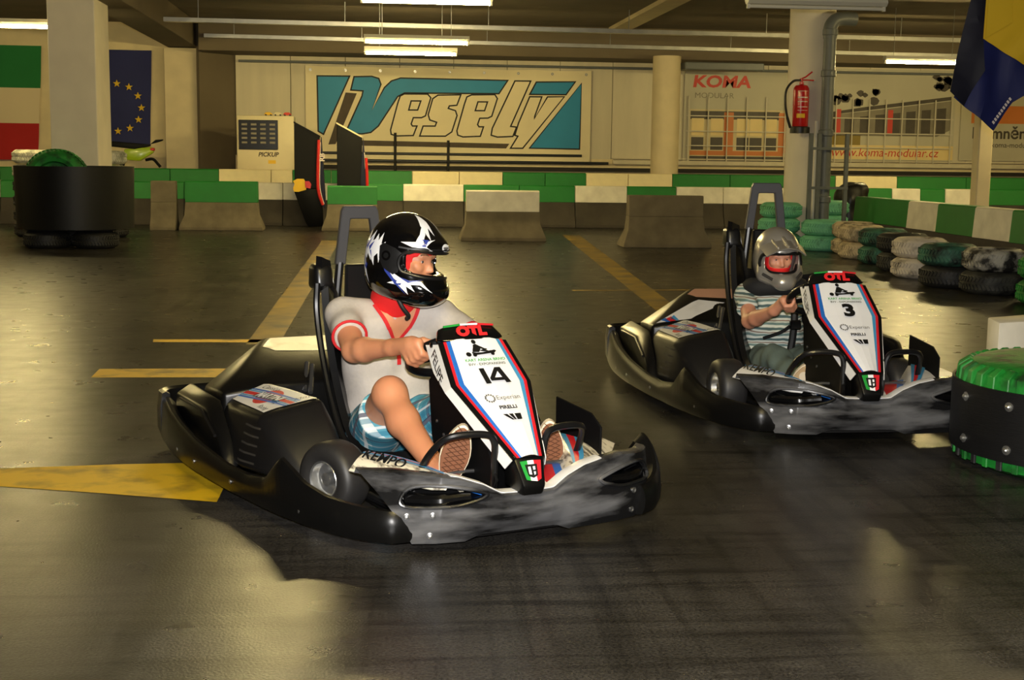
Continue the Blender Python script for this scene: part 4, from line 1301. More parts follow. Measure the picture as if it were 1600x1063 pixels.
WHEEL_C, WHEEL_N, WHEEL_E = V((.475, 0, .585)), V((-.55, 0, .835)), V((.835, 0, .55))
def make_kart(root, number, steer, far):
    def part(name, g, m, parent=None, **k):
        return ob(name, g, m, parent or root, **k)
    # chassis and floor
    part('floor_pan', bev(hull([(1.0, -.3, .035), (1.0, .3, .035), (.3, -.32, .035), (.3, .32, .035), (-.3, -.3, .035), (-.3, .3, .035), (1.0, -.3, .05), (1.0, .3, .05), (.3, -.32, .05), (.3, .32, .05), (-.3, -.3, .05), (-.3, .3, .05)]), 0), 'kart_matte')
    for s in (-1, 1):
        part('chassis_rail', tube(smooth_path([(.98, s * .25, .07), (.6, s * .3, .07), (.1, s * .33, .07), (-.5, s * .30, .08), (-.95, s * .28, .1)], 5), 0.017, 10), 'frame_black')
    part('rear_axle', cyl((-.68, -.5, .14), (-.68, .5, .14), 0.02, 12), 'steel')
    part('front_axle', cyl((.38, -.33, .14), (.38, .33, .14), 0.014, 10), 'steel')
    # bumpers
    fb = part('front_bumper', front_bumper(), 'bumper_worn_glare', sharp=50)
    for s in (-1, 1):
        fr, inn, tb = scoop(s)
        part('scoop_rim', fr, 'bumper_worn_glare', fb)
        sc_ = part('air_scoop', inn, 'gloss_black', fb)
        part('scoop_bar', tb, 'gloss_black', fb)
        for y, z in ((.325, .142), (.40, .137), (.325, .068)):
            y = y + (SHL if s > 0 else 0)
            x = bump_at(s * y, z)
            M = Matrix.Translation((x + 0.002, s * y, z)) @ Matrix.Rotation(radians(s * 22), 4, 'Z') @ Matrix.Rotation(pi / 2, 4, 'Y')
            part('bolt', lathe([(0.011, -0.008), (0.011, 0.003), (0.006, 0.004), (0.005, 0.001)], 12, M), 'steel', fb)
        sb = part('side_bumper', side_bumper(s), 'kart_black', sharp=40)
        for x in (.62, .1, -.3, -.55):
            y = interp({a: b for a, b in (SIDE if s < 0 else SIDE_L)}, x)
            part('bolt', lathe([(0.009, -0.006), (0.009, 0.004), (0.005, 0.006)], 10, Matrix.Translation((x, s * (y + 0.014), .09)) @ Matrix.Rotation(-s * pi / 2, 4, 'X')), 'steel', sb)
    part('rear_bumper', rear_bumper(), 'kart_black', sharp=40)
    part('nose_lip', thick(grid(lambda u, v: bump_pt(-.52 + 1.04 * u, 1) + V((-0.012 - 0.055 * v, 0, 0.008 + 0.003 * sin(pi * v))), 30, 3), 0.003), 'panel_white', fb)
    # side pods
    for s in (-1, 1):
        top = [(-.42, -.60, .315), (-.30, -.625, .312), (.01, -.60, .318), (.05, -.54, .335), (.05, -.35, .378), (-.42, -.42, .378)]
        bot = [(-.48, -.66, .10), (-.05, -.665, .10), (.17, -.60, .10), (.27, -.50, .10), (.28, -.30, .10), (-.48, -.28, .10)]
        mid = [(.14, -.57, .24), (.16, -.34, .29)]
        g = hull(top + bot + mid, 0.035, 4)
        if s > 0:
            g = flipy(g)
        pod = part('side_pod', g, 'kart_matte', sharp=50)
        bv = bvh_of(g)
        stk = [(-.375, -.592), (.0, -.575), (.03, -.37), (-.02, -.352), (-.40, -.45)]
        stk = [(x, y if s < 0 else -y) for x, y in stk]
        Mdown = Matrix.Translation((0, 0, 1))
        tex = 'sticker_scuffed' if far and s > 0 else 'sticker_white'
        part('sticker', stamp([stk], Mdown, bv, 0.003, 0.02), tex, pod, smooth=False)
        if s < 0:
            # diagonal racing stripes, a red disc and lettering
            p0, p1 = V((-.392, -.533)), V((.012, -.462))
            d_ = (p1 - p0).normalized()
            n_ = V((-d_.y, d_.x))
            for o0, o1, m in ((-.036, -.026, 'stripe_blue'), (-.022, -.014, 'stripe_lblue'), (-.010, .012, 'stripe_red'), (.016, .024, 'stripe_lblue'), (.028, .038, 'stripe_blue')):
                q4 = [p0 + n_ * o0, p1 + n_ * o0, p1 + n_ * o1, p0 + n_ * o1]
                part('stripe', stamp([[tuple(p) for p in q4]], Mdown, bv, 0.0042, 0.02), m, pod, smooth=False)
            part('red_disc', stamp([[(-.19 + .075 * cos(a), -.497 + .062 * sin(a)) for a in [i * pi / 10 for i in range(20)]]], Mdown, bv, 0.0036, 0.02), 'stripe_red', pod, smooth=False)
            part('lettering_panel', stamp([[tuple(p0 + d_ * a + n_ * b) for a, b in ((.10, -.020), (.31, -.020), (.33, .020), (.12, .020))]], Mdown, bv, 0.0048, 0.02), 'print_black', pod, smooth=False)
            def on_pod(x, y, ux, uy):
                u_ = V((ux, uy, 0)).normalized()
                return frame((x, y, 1), u_, (0, 0, 1))
            cpt = p0 + d_ * .215
            part('lettering', stamp_geo(text_geo('MARTINI', 0.050, shear=0.25, offset=0.002), on_pod(cpt.x, cpt.y, d_.x, d_.y), bv, .0056), 'panel_white', pod, smooth=False)
            part('lettering', stamp_geo(text_geo('Y. Motivo', 0.040, shear=0.2), on_pod(-.02, -.41, .25, .97) @ Matrix.Rotation(-pi / 2 * 0, 4, 'Z'), bv, .004), 'print_grey', pod, smooth=False)
            part('lettering', stamp_geo(text_geo('Classico', 0.040, shear=0.25), on_pod(-.29, -.452, .97, .2), bv, .004), 'print_black', pod, smooth=False)
            part('lettering', stamp_geo(text_geo('Racing', 0.034, shear=0.25), on_pod(-.07, -.556, .99, .05), bv, .004), 'print_black', pod, smooth=False)
        Mside = frame((0, s * 1.2, 0), (1, 0, 0), (0, s, 0))
        for k in range(5):
            z = .270 - k * .034
            zz = z * (1 if s > 0 else 1)
            yl = Mside.inverted() @ V((0, s * 1.2, z))
            part('vent_slot', stamp([[(-.09, yl.y - .004), (.04, yl.y - .004), (.04, yl.y + .004), (-.09, yl.y + .004)]], Mside, bv, .001, .02), 'dark_gap', pod, smooth=False)
        # outer pod panel behind the side bumper
        g2 = hull([(-.93, -.70, .10), (-.93, -.62, .10), (-.12, -.70, .09), (-.12, -.64, .09), (-.90, -.70, .27), (-.93, -.62, .31), (-.45, -.695, .275), (-.42, -.63, .315), (-.22, -.70, .20), (-.2, -.65, .21)], 0.012, 2)
        if s > 0:
            g2 = flipy(g2)
        op = part('pod_panel', g2, 'kart_black', sharp=40)
        part('panel_ridge', tube([(-.80, s * -.0 - (-s) * 0 + s * .705, .262), (-.46, s * .702, .268), (-.24, s * .705, .2)], 0.007, 6), 'kart_matte', op)
    # engine cover behind the seat
    ec = [(-.95, -.28, .49), (-.78, -.37, .468), (-.66, -.34, .465), (-.62, -.15, .457), (-.62, .05, .457), (-.95, .05, .49), (-.43, -.62, .335), (-.72, -.62, .32), (-1.02, -.50, .2), (-1.03, .1, .2), (-.41, -.38, .365), (-.41, .05, .36), (-.41, .05, .10), (-.41, -.45, .10), (-.44, -.62, .12), (-.9, -.6, .12)]
    gE = hull(ec, 0.018, 3)
    cov = part('engine_cover', gE, 'kart_black', sharp=40)
    bvE = bvh_of(gE)
    Mdown = Matrix.Translation((0, 0, 1))
    part('sticker', stamp([[(-.92, -.26), (-.77, -.34), (-.67, -.315), (-.64, -.15), (-.64, .03), (-.92, .03)]], Mdown, bvE, 0.003, 0.02), 'pink_sheen' if far else 'sticker_glare', cov, smooth=False)
    if far:
        part('sticker', stamp([[(-.45, -.59), (-.435, -.40), (-.60, -.17), (-.635, -.31), (-.55, -.44)]], Mdown, bvE, 0.003, 0.02), 'sticker_white', cov, smooth=False)
        for o0, m in ((0.0, 'stripe_blue'), (0.018, 'stripe_red'), (0.05, 'stripe_lblue')):
            part('stripe', stamp([[(-.47, -.56 + o0), (-.44, -.53 + o0), (-.44, -.53 + o0 + (.03 if m == 'stripe_red' else .014)), (-.485 - o0 * .3, -.545 + o0 + (.03 if m == 'stripe_red' else .014))]], Mdown, bvE, 0.0045, 0.02), m, cov, smooth=False)
    for k, x in enumerate((-.40, -.33)):
        part('support_strut', tube([(x - .12, -.22, .43), (x + .0, -.27, .33)], 0.010, 8), 'steel', None)
    # left cover, mostly hidden by the driver
    g = hull([(-.95, .12, .40), (-.55, .12, .44), (-.50, .45, .40), (-.9, .5, .36), (-.95, .12, .12), (-.45, .12, .10), (-.42, .55, .12), (-.95, .6, .12)], 0.02, 2)
    part('fuel_tank_cover', g, 'kart_black', sharp=40)
    # seat
    prof = [(-.375, .872), (-.385, .80), (-.375, .70), (-.345, .56), (-.29, .42), (-.20, .27), (-.10, .16), (.02, .105), (.16, .115), (.24, .145)]
    rings_o = []
    pf = smooth_path([(x, 0, z) for x, z in prof], 4)
    def seat_fn(u, v):
        w_ = 0.25
        a = (v - 0.5) * 2
        u0 = 0.27 - 0.27 * min(1, max(0, (-a - 0.62) / 0.12)) if a < 0 else 0.27 + 0.05 * a
        q_ = (u0 + (1 - u0) * u) * (len(pf) - 1)
        k_ = min(int(q_), len(pf) - 2)
        p = pf[k_].lerp(pf[k_ + 1], q_ - k_)
        u = q_ / (len(pf) - 1)
        wing = abs(a) ** 3
        dirv = V((0.13, 0, 0.07)) * (0.55 if u < 0.2 else 1.0) * (0.5 if u > 0.85 else 1)
        return V((p.x, a * w_, p.z)) + dirv * wing
    seat = part('seat', thick(grid(seat_fn, len(pf) - 1, 20), 0.03), 'seat_black', sharp=50)
    for s in (-1,):
        part('headrest_pad', bev(hull([(x, s * y, z) for x, y, z in ((-.39, .18, .765), (-.39, .262, .765), (-.27, .18, .775), (-.27, .262, .775), (-.385, .18, .875), (-.385, .26, .875), (-.29, .18, .872), (-.29, .26, .872))]), 0.022, 3), 'seat_black', seat)
    part('seat_edge', tube(smooth_path([(-.27, -.258, .80), (-.27, -.262, .70), (-.235, -.262, .58), (-.17, -.262, .45), (-.08, -.262, .32), (.02, -.262, .22), (.15, -.26, .17)], 5), 0.014, 8), 'seat_black', seat)
    part('seat_edge', tube(smooth_path([(-.225, .262, .55), (-.2, .262, .50), (-.17, .262, .45), (-.08, .262, .32), (.02, .262, .22), (.15, .26, .17)], 5), 0.014, 8), 'seat_black', seat)
    # roll hoop: flat slotted plate on two tubes
    rp = [(-.072, 1.11), (.072, 1.11), (.083, 1.09), (.112, .86), (.068, .86), (.045, 1.055), (-.045, 1.055), (-.068, .86), (-.112, .86), (-.083, 1.09)]
    hp = part('roll_hoop', bev(prism(rp, (-.47, 0, 0), (0, 1, 0), (0, 0, 1), 0.03), 0.004, 1), 'hoop_grey', sharp=20)
    for s in (-1, 1):
        part('hoop_tube', tube([(-.455, s * .09, .87), (-.46, s * .105, .70), (-.47, s * .12, .3)], 0.018, 10), 'frame_black', hp)
    part('hoop_pad', bev(hull([(-.46, -.075, .5), (-.46, .075, .5), (-.42, -.075, .5), (-.42, .075, .5), (-.46, -.07, .86), (-.46, .07, .86), (-.43, -.07, .86), (-.43, .07, .86)]), 0.008, 1), 'seat_black', hp)
    # steering
    wc, N = WHEEL_C, WHEEL_N
    e1, e2 = V((0, 1, 0)), WHEEL_E
    rim = [wc + e1 * .155 * cos(a) + e2 * .155 * sin(a) for a in [i * 2 * pi / 40 for i in range(40)]]
    sw = part('steering_wheel', tube(rim, 0.017, 12, closed=True), 'seat_black')
    part('wheel_hub', add(cyl(wc - N * .02, wc + N * .02, 0.04, 16), *[tube([wc, wc + (e1 * cos(a) + e2 * sin(a)) * .15], 0.011, 8) for a in (radians(200), radians(340), radians(270))]), 'gloss_black', sw)
    part('steering_column', cyl(wc - N * .02, wc - N * .42, 0.016, 10), 'frame_black', sw)
    # fairing
    body = []
    for t in [i / 12 for i in range(25)]:
        a0 = pan(t, -1, 0.0)
        a1 = pan(t, 1, 0.0)
        e = .030 if t < 1 else .030 - .004 * (t - 1)
        i = 0 if t <= 1 else 1
        d = (V((ST[i + 1][0], 0, ST[i + 1][1])) - V((ST[i][0], 0, ST[i][1]))).normalized()
        n = V((-d.z, 0, d.x))
        ring = [a0 + V((0, -e, 0)) - n * .02, a0 + V((0, -e, 0)) - n * .002, a0]
        ring += [pan(t, v, 0.0) for v in (-.5, 0, .5)]
        ring += [a1, a1 + V((0, e, 0)) - n * .002, a1 + V((0, e, 0)) - n * .02, pan(t, 0, -.03)]
        body.append(ring)
    fair = part('front_panel', fixn(loft(body)), 'kart_black', sharp=30)
    # black head of the panel above the print, with its tricolour edge
    hd = hull([(0.655, -.135, .672), (0.655, .135, .672), (.672, -.11, .668), (.672, .11, .668), (.690, 0, .672), (.628, -.10, .712), (.628, .10, .712), (.636, 0, .722), (.60, -.11, .70), (.60, .11, .70), (.62, -.125, .655), (.62, .125, .655)], 0.006, 2)
    head = part('panel_head', hd, 'gloss_black', fair)
    for y0, y1, m in ((-.10, -.035, 'stripe_green'), (-.035, .035, 'panel_white'), (.035, .10, 'stripe_red')):
        z0 = .722 - abs(y0) * .09
        z1 = .722 - abs(y1) * .09
        part('edge_stripe', tube([(.634, y0, z0 + .001), (.634 + .002, (y0 + y1) / 2, (z0 + z1) / 2 + .001), (.634, y1, z1 + .001)], 0.0042, 6), m, head)
    part('lettering', xf(text_geo('OTL', 0.05, offset=0.004, xs=1.2), frame((.664, -.002, .6985), (0, 1, 0), (.82, 0, .57))), 'logo_red', head, smooth=False)
    # print: white field, blue and red stripes, black margin
    part('white_print', pan_strip(-.86, .86, .0025, 0, 2), 'panel_white', fair, smooth=False)
    part('white_print', ([tuple(pan(0, v, .003)) for v in (-.86, -.4, 0, .4, .86)] + [tuple(pan(0, v, .003) + V((-.012 * (1 - abs(v) / .86), 0, .010 * (1 - abs(v) / .86)))) for v in (-.86, -.4, 0, .4, .86)], [(k, k + 1, k + 6, k + 5) for k in range(4)]), 'panel_white', fair, smooth=False)
    for s in (-1, 1):
        part('blue_stripe', pan_strip(s * .86, s * 1.0, .0028, 0, 2, 0, 0), 'stripe_blue' if s < 0 else 'stripe_lblue', fair, smooth=False)
        part('red_stripe', pan_strip(s * 1.0, s * 1.0, .0028, 0, 2, 0, s * .012), 'stripe_red', fair, smooth=False)
    up = pan_plane(.5)
    part('racer_print', xf(add(*[flat([(a * .105, b * .105) for a, b in p]) for p in kart_figure()]), pan_plane(.30) @ Matrix.Translation((0, -.012, .0))), 'print_black', fair, smooth=False)
    part('lettering', xf(text_geo('KART ARENA BRNO', 0.0175, offset=0.0004), pan_plane(.56)), 'print_green', fair, smooth=False)
    part('lettering', xf(text_geo('BVV - EXPOPARKING', 0.0155, offset=0.0003), pan_plane(.66)), 'print_grey', fair, smooth=False)
    if number == '14':
        dig = [[(-.042, .036), (-.022, .036), (-.016, -.036), (-.036, -.036)],
               [(.018, .036), (.052, .036), (.062, -.036), (.044, -.036), (.0415, -.018), (.008, -.005), (.004, -.012), (-.006, .0)],
               ]
        four = [[(.020, .037), (.042, .037), (.062, -.036), (.042, -.036), (.039, -.024), (-.012, -.024), (-.014, -.012)]]
        M = pan_plane(.93)
        part('number', xf(add(flat(dig[0]), flat(four[0])), M), 'print_black', fair, smooth=False)
        part('number_hole', xf(flat([(.026, .018), (.034, -.011), (.006, -.011)]), M @ Matrix.Translation((0, 0, .0006))), 'panel_white', fair, smooth=False)
    else:
        part('number', xf(text_geo(number, 0.10, offset=0.005, xs=1.15), pan_plane(.93)), 'print_black', fair, smooth=False)
    lowp = [(1.28, 'ring'), (1.28, 'Experian'), (1.42, 'PIRELLI')]
    ringp = []
    for k in range(12):
        a = k * pi / 6
        ringp.append(xf(box2(-.003, .003, -.0035, .0035, 0, .0004), Matrix.Translation((-.052 + .017 * cos(a), .017 * sin(a), 0))))
    part('dot_ring', xf(add(*ringp), pan_plane(1.27)), 'print_grey', fair, smooth=False)
    part('lettering', xf(text_geo('Experian', 0.028, xs=.95), pan_plane(1.27) @ Matrix.Translation((.018, 0, 0))), 'print_grey', fair, smooth=False)
    part('lettering', xf(text_geo('PIRELLI', 0.022, offset=.0008), pan_plane(1.40)), 'print_black', fair, smooth=False)
    wl = [[(-.034, .014), (-.018, .014), (.0, -.014), (-.008, -.014)], [(-.012, .014), (.004, .014), (.008, -.014), (.002, -.014)], [(.010, .014), (.034, .014), (.030, -.014), (.012, -.014)]]
    part('emblem', xf(add(*[flat(p) for p in wl]), pan_plane(1.53)), 'print_black', fair, smooth=False)
    # side flange with lettering
    for s in (-1, 1):
        fl_ = []
        for t in [i / 8 for i in range(17)]:
            p = pan(t, s, 0) + V((0, s * .030, -.006))
            dpt = .085 if t < .6 else .085 - .06 * (t - .6) / .4 if t < 1 else .028
            fl_.append((p, p + V((-dpt, s * .012, -.012 - .01 * t))))
        vs = [tuple(p) for pr in fl_ for p in pr]
        fs = [(2 * i, 2 * i + 1, 2 * i + 3, 2 * i + 2) for i in range(len(fl_) - 1)]
        fg = part('side_flange', thick((vs, fs), 0.004), 'sticker_white', fair, smooth=False)
        if s < 0:
            a, b = pan(.18, -1, 0) + V((-.04, -.043, -.012)), pan(.85, -1, 0) + V((-.04, -.043, -.016))
            nrm = V((0, -1, 0))
            part('lettering', xf(text_geo('FELIPE', 0.062, align='CENTER', xs=.85, offset=.001), frame((a + b) / 2, (b - a).normalized(), nrm)), 'print_black', fg, smooth=False)
            part('bolt', xf(lathe([(.010, 0), (.010, .004), (.004, .006)], 12), Matrix.Translation(pan(.05, -1, 0) + V((-.035, -.043, -.004))) @ Matrix.Rotation(pi / 2, 4, 'X')), 'gloss_black', fg)
    # badge at the foot of the panel
    bd = hull([(1.105, -.058, .335), (1.105, .058, .335), (1.16, -.042, .235), (1.16, .042, .235), (1.10, -.06, .30), (1.10, .06, .30), (1.12, -.04, .20), (1.12, .04, .20), (1.145, -.038, .20), (1.145, .038, .20), (1.03, -.05, .34), (1.03, .05, .34), (1.03, -.05, .22), (1.03, .05, .22)], 0.008, 2)
    bg = part('nose_badge', bd, 'kart_black', fair)
    Mb = frame((1.1385, 0, .283), (0, 1, 0), V((.88, 0, .475)))
    part('badge_print', xf(flat([(-.040, .034), (-.012, .036), (-.012, -.034), (-.028, -.030)]), Mb), 'stripe_green', bg, smooth=False)
    part('badge_print', xf(flat([(-.012, .036), (.012, .036), (.012, -.038), (-.012, -.034)]), Mb), 'panel_white', bg, smooth=False)
    part('badge_print', xf(flat([(.012, .036), (.040, .034), (.028, -.030), (.012, -.038)]), Mb), 'stripe_red', bg, smooth=False)
    part('badge_print', xf(flat([(-.024, .022), (.022, .022), (.018, -.018), (0, -.026), (-.018, -.018)]), Mb @ Matrix.Translation((0, 0, .0006))), 'print_black', bg, smooth=False)
    part('badge_print', xf(add(flat([(-.014, .014), (-.004, .014), (-.004, -.014), (-.014, -.012)]), flat([(.004, .014), (.013, .014), (.012, .002), (.004, .002)]), flat([(.004, -.004), (.012, -.004), (.010, -.014), (.004, -.016)])), Mb @ Matrix.Translation((0, 0, .0012))), 'panel_white', bg, smooth=False)
    # leg shields under the panel
    for s in (-1, 1):
        sh = [(.50, .50), (.56, .55), (.70, .545), (.80, .49), (1.0, .34), (1.06, .24), (.98, .12), (.60, .12), (.53, .30)]
        sh = [(x, z) for x, z in sh]
        g = prism(sh, (0, s * .085, 0), (1, 0, 0), (0, 0, 1), 0.012)
        sd = part('leg_shield', bev(g, 0.003, 1), 'shield_black', sharp=30)
        for bx, bz in ((.58, .36), (.64, .32), (.72, .29)):
            part('bolt', xf(lathe([(.006, 0), (.006, .004), (.003, .005)], 8), Matrix.Translation((bx, s * .085 + (-.012 if s < 0 else .0), bz)) @ Matrix.Rotation(s * -pi / 2, 4, 'X')), 'steel', sd)
    # left-hand plates beside the panel
    part('brake_plate', bev(prism([(.60, .42), (.86, .40), (.93, .36), (.93, .12), (.60, .12)], (0, .40, 0), (1, 0, 0), (0, 0, 1), 0.008), 0.002, 1), 'shield_black')
    part('brake_plate', bev(prism([(-.02, .36), (.30, .33), (.36, .28), (.40, .14), (-.05, .14)], (0, .46, 0), (1, 0, 0), (0, 0, 1), 0.01), 0.002, 1), 'shield_black')
    # front wheel fenders with worn stickers
    for s in (-1, 1):
        def fen(u, v):
            x = .62 + .40 * u
            ridge = V((x, .385 - .16 * u, .275 + .015 * sin(pi * u) - .03 * u))
            foot = V((min(x + .11, bump_pt(s * (0.95 - .45 * u), 1).x - .02), .50 - .22 * u + (.08 * (1 - u) if s > 0 else 0), .245 - .02 * u))
            inner = V((x - .02, .33 - .17 * u, .16))
            if v < .5:
                q = v / .5
                p = inner + (ridge - inner) * q
            else:
                q = (v - .5) / .5
                p = ridge + (foot - ridge) * q + V((0.012, 0, .022)) * sin(pi * q)
            return V((p.x, s * p.y, p.z))
        fd = part('front_fender', thick(grid(fen, 14, 12), 0.005), 'sticker_scuffed' if not far else 'sticker_white', sharp=60)
        for v0, v1, m in ((.52, .56, 'stripe_lblue'), (.56, .62, 'stripe_red'), (.62, .68, 'stripe_lblue')):
            part('stripe', thick(grid(lambda u, v: fen(u, v0 + (v1 - v0) * v) + V((0.004, 0, .007)), 14, 2), 0.001), m, fd, smooth=False)
        if s < 0:
            part('lettering', xf(text_geo('KEMPO', 0.05, shear=0.2, xs=1.2, offset=.001), frame((.79, -.395, .288), V((.9, .42, -.06)), V((.5, -.6, .62)))), 'print_black', fd, smooth=False)
        # inner floor sticker beside the feet
        def infl(u, v):
            x = .78 + .30 * u
            return V((x, s * ((.30 - .02 * v * 9) * (1 - .55 * u) + .03), .215 - .01 * u + .025 * (1 - v) * (1 - u)))
        for v0, v1, m in ((0, .35, 'stripe_blue'), (.35, .8, 'stripe_red'), (.8, 1, 'panel_white')):
            part('stripe', thick(grid(lambda u, v: infl(u, v0 + (v1 - v0) * v), 8, 2), .002), m, fd, smooth=False)
    # foot hoops
    for s in (-1, 1):
        hpth = smooth_path([(1.02, s * .085, .16), (1.04, s * .092, .30), (1.05, s * .10, .375), (1.045, s * .135, .40), (1.03, s * .23, .40), (1.0, s * .275, .375), (.93, s * .30, .30), (.86, s * .31, .20)], 5)
        part('foot_hoop', tube(hpth, 0.0125, 10), 'frame_black')
    # wheels
    def wheel(x, y, r, w_, ang, s):
        M = Matrix.Translation((x, y, r)) @ Matrix.Rotation(ang, 4, 'Z') @ Matrix.Rotation(-s * pi / 2 if s < 0 else -pi / 2, 4, 'X')
        M = Matrix.Translation((x, y, r)) @ Matrix.Rotation(ang, 4, 'Z') @ Matrix.Rotation(pi / 2 if s < 0 else -pi / 2, 4, 'X')
        h = w_ / 2
        wt = part('wheel', lathe([(r * .52, -h * .9), (r * .62, -h), (r * .8, -h), (r * .93, -h * .86), (r, -h * .55), (r * 1.005, 0), (r, h * .55), (r * .93, h * .86), (r * .8, h), (r * .62, h), (r * .52, h * .9)], 40, M, closed=True), 'tyre_slick', sharp=50)
        part('rim', lathe([(r * .54, -h * .9), (r * .54, h * .82), (r * .50, h * .92), (r * .46, h * .86), (r * .42, h * .4), (r * .2, h * .25), (r * .17, h * .7), (r * .08, h * .75)], 32, M), 'rim_alloy', wt)
        return wt
    for s in (-1, 1):
        wheel(.385, s * .425, .138, .135, steer, s)
        wheel(-.68, s * .50, .14, .19, 0, s)
        part('stub_axle', tube([(.40, s * .33, .14), (.30, s * .30, .14), (.2, s * .12, .16)], 0.012, 8), 'steel')
    # pedals
    for s, y in ((-1, -.135), (1, .215)):
        pd = part('pedal', tube([(.885, y - .06, .235), (.89, y, .24), (.885, y + .075, .236)], 0.007, 8), 'steel')
        part('pedal_arm', tube([(.885, y + .075, .236), (.89, y + .078, .15), (.86, y + .07, .08)], 0.008, 8), 'pedal_dark', pd)
        part('pedal_spring', tube([(.93, y + .05, .16), (.99, y + .03, .15)], 0.006, 6), 'steel', pd)

K1 = empty('go_kart', (.105, 5.439, 0), radians(21.74 - 90), 'black go-kart number 14 with white nose panel in front, driven by the adult', 'go-kart', 'karts on the track')
make_kart(K1, '14', radians(24), False)
K2 = empty('go_kart', (2.285, 7.206, 0), radians(.94 - 90), 'black go-kart number 3 following behind, driven by the child', 'go-kart', 'karts on the track', scale=1.079)
make_kart(K2, '3', radians(3), True)
# ================================================================== drivers
mat('skin_adult', (206, 142, 104), 0.5, var=0.3, scale=10, col2=(184, 112, 82), sss=0.15)
mat('skin_child', (212, 148, 116), 0.5, var=0.25, scale=14, col2=(190, 118, 92), sss=0.15)
mat('shirt_grey', (190, 182, 173), 0.85, var=0.12, scale=60, bump=0.15, bscale=90)
mat('trim_red', (198, 30, 36), 0.75)
mat('hood_red', (222, 26, 26), 0.8, bump=0.1, bscale=60)
mat('strap_black', (18, 18, 18), 0.6)
mat('helmet_black', (8, 8, 9), 0.08, coat=1.0)
mat('helmet_silver', (186, 181, 170), 0.28, metal=0.6, coat=0.4, var=0.2, scale=6)
mat('helmet_dark', (60, 58, 56), 0.4)
mat('decal_white', (232, 234, 240), 0.25, coat=0.4)
mat('decal_blue', (50, 66, 150), 0.25, coat=0.4)
mat('visor_trim', (20, 20, 21), 0.35)
mat('eye_white', (200, 190, 180), 0.3)
mat('eye_iris', (70, 64, 58), 0.2)
mat('brow', (120, 84, 56), 0.8)
mat('sole_brown', (118, 72, 44), 0.6)
mat('sole_tan', (186, 158, 120), 0.6)
mat('sole_lines', (86, 50, 30), 0.7)
mat('shoe_white', (222, 208, 184), 0.55)
mat('shoe_dark', (64, 56, 50), 0.7)
mat('vest_black', (20, 20, 22), 0.8)
mat('trousers', (92, 106, 98), 0.9, var=0.25, scale=25, col2=(70, 84, 78), bump=0.2, bscale=60)

def plaid_material():
    m = bpy.data.materials.new('plaid')
    m.use_nodes = True
    nt = m.node_tree
    b = nt.nodes['Principled BSDF']
    b.inputs['Roughness'].default_value = 0.85
    tc = nd(nt, 'ShaderNodeTexCoord')
    mp = nd(nt, 'ShaderNodeMapping')
    mp.inputs['Rotation'].default_value = (radians(4), radians(38), radians(6))
    nt.links.new(tc.outputs['Object'], mp.inputs[0])
    sx = nd(nt, 'ShaderNodeSeparateXYZ')
    nt.links.new(mp.outputs[0], sx.inputs[0])
    base = (*lin((92, 162, 180)), 1)
    def band(axis, freq, off, width):
        a = nd(nt, 'ShaderNodeMath', operation='MULTIPLY_ADD')
        a.inputs[1].default_value = freq
        a.inputs[2].default_value = off
        nt.links.new(sx.outputs[axis], a.inputs[0])
        f = nd(nt, 'ShaderNodeMath', operation='FRACT')
        nt.links.new(a.outputs[0], f.inputs[0])
        l = nd(nt, 'ShaderNodeMath', operation='LESS_THAN')
        l.inputs[1].default_value = width
        nt.links.new(f.outputs[0], l.inputs[0])
        return l.outputs[0]
    prev = None
    for axis in (0, 2):
        for freq, off, width, col, fac in ((17, .1, .36, (40, 120, 148), .6), (17, .58, .2, (236, 238, 236), .7), (8.5, .3, .15, (46, 48, 80), .85)):
            x = nd(nt, 'ShaderNodeMix', data_type='RGBA')
            mu = nd(nt, 'ShaderNodeMath', operation='MULTIPLY')
            mu.inputs[1].default_value = fac
            nt.links.new(band(axis, freq, off, width), mu.inputs[0])
            nt.links.new(mu.outputs[0], x.inputs[0])
            if prev is None:
                x.inputs[6].default_value = base
            else:
                nt.links.new(prev, x.inputs[6])
            x.inputs[7].default_value = (*lin(col), 1)
            prev = x.outputs[2]
    nt.links.new(prev, b.inputs['Base Color'])
    MATS['plaid'] = m
plaid_material()
def stripe_material():
    m = bpy.data.materials.new('striped_tee')
    m.use_nodes = True
    nt = m.node_tree
    b = nt.nodes['Principled BSDF']
    b.inputs['Roughness'].default_value = 0.9
    tc = nd(nt, 'ShaderNodeTexCoord')
    sx = nd(nt, 'ShaderNodeSeparateXYZ')
    nz = nd(nt, 'ShaderNodeTexNoise')
    nz.inputs['Scale'].default_value = 9
    nt.links.new(tc.outputs['Object'], nz.inputs[0])
    nt.links.new(tc.outputs['Object'], sx.inputs[0])
    a = nd(nt, 'ShaderNodeMath', operation='MULTIPLY_ADD')
    a.inputs[1].default_value = 0.035
    nt.links.new(nz.outputs[0], a.inputs[0])
    nt.links.new(sx.outputs[2], a.inputs[2])
    f0 = nd(nt, 'ShaderNodeMath', operation='MULTIPLY')
    f0.inputs[1].default_value = 17.0
    nt.links.new(a.outputs[0], f0.inputs[0])
    f = nd(nt, 'ShaderNodeMath', operation='FRACT')
    nt.links.new(f0.outputs[0], f.inputs[0])
    r = nd(nt, 'ShaderNodeValToRGB')
    r.color_ramp.interpolation = 'CONSTANT'
    e = r.color_ramp.elements
    for i, (p, c) in enumerate(((0, (204, 208, 196)), (.22, (104, 128, 124)), (.42, (186, 192, 180)), (.54, (128, 100, 84)), (.62, (196, 200, 188)), (.78, (74, 96, 96)))):
        q = e[i] if i < 2 else e.new(p)
        q.position = p
        q.color = (*lin(c), 1)
    nt.links.new(f.outputs[0], r.inputs[0])
    nt.links.new(r.outputs[0], b.inputs['Base Color'])
    MATS['striped_tee'] = m
stripe_material()

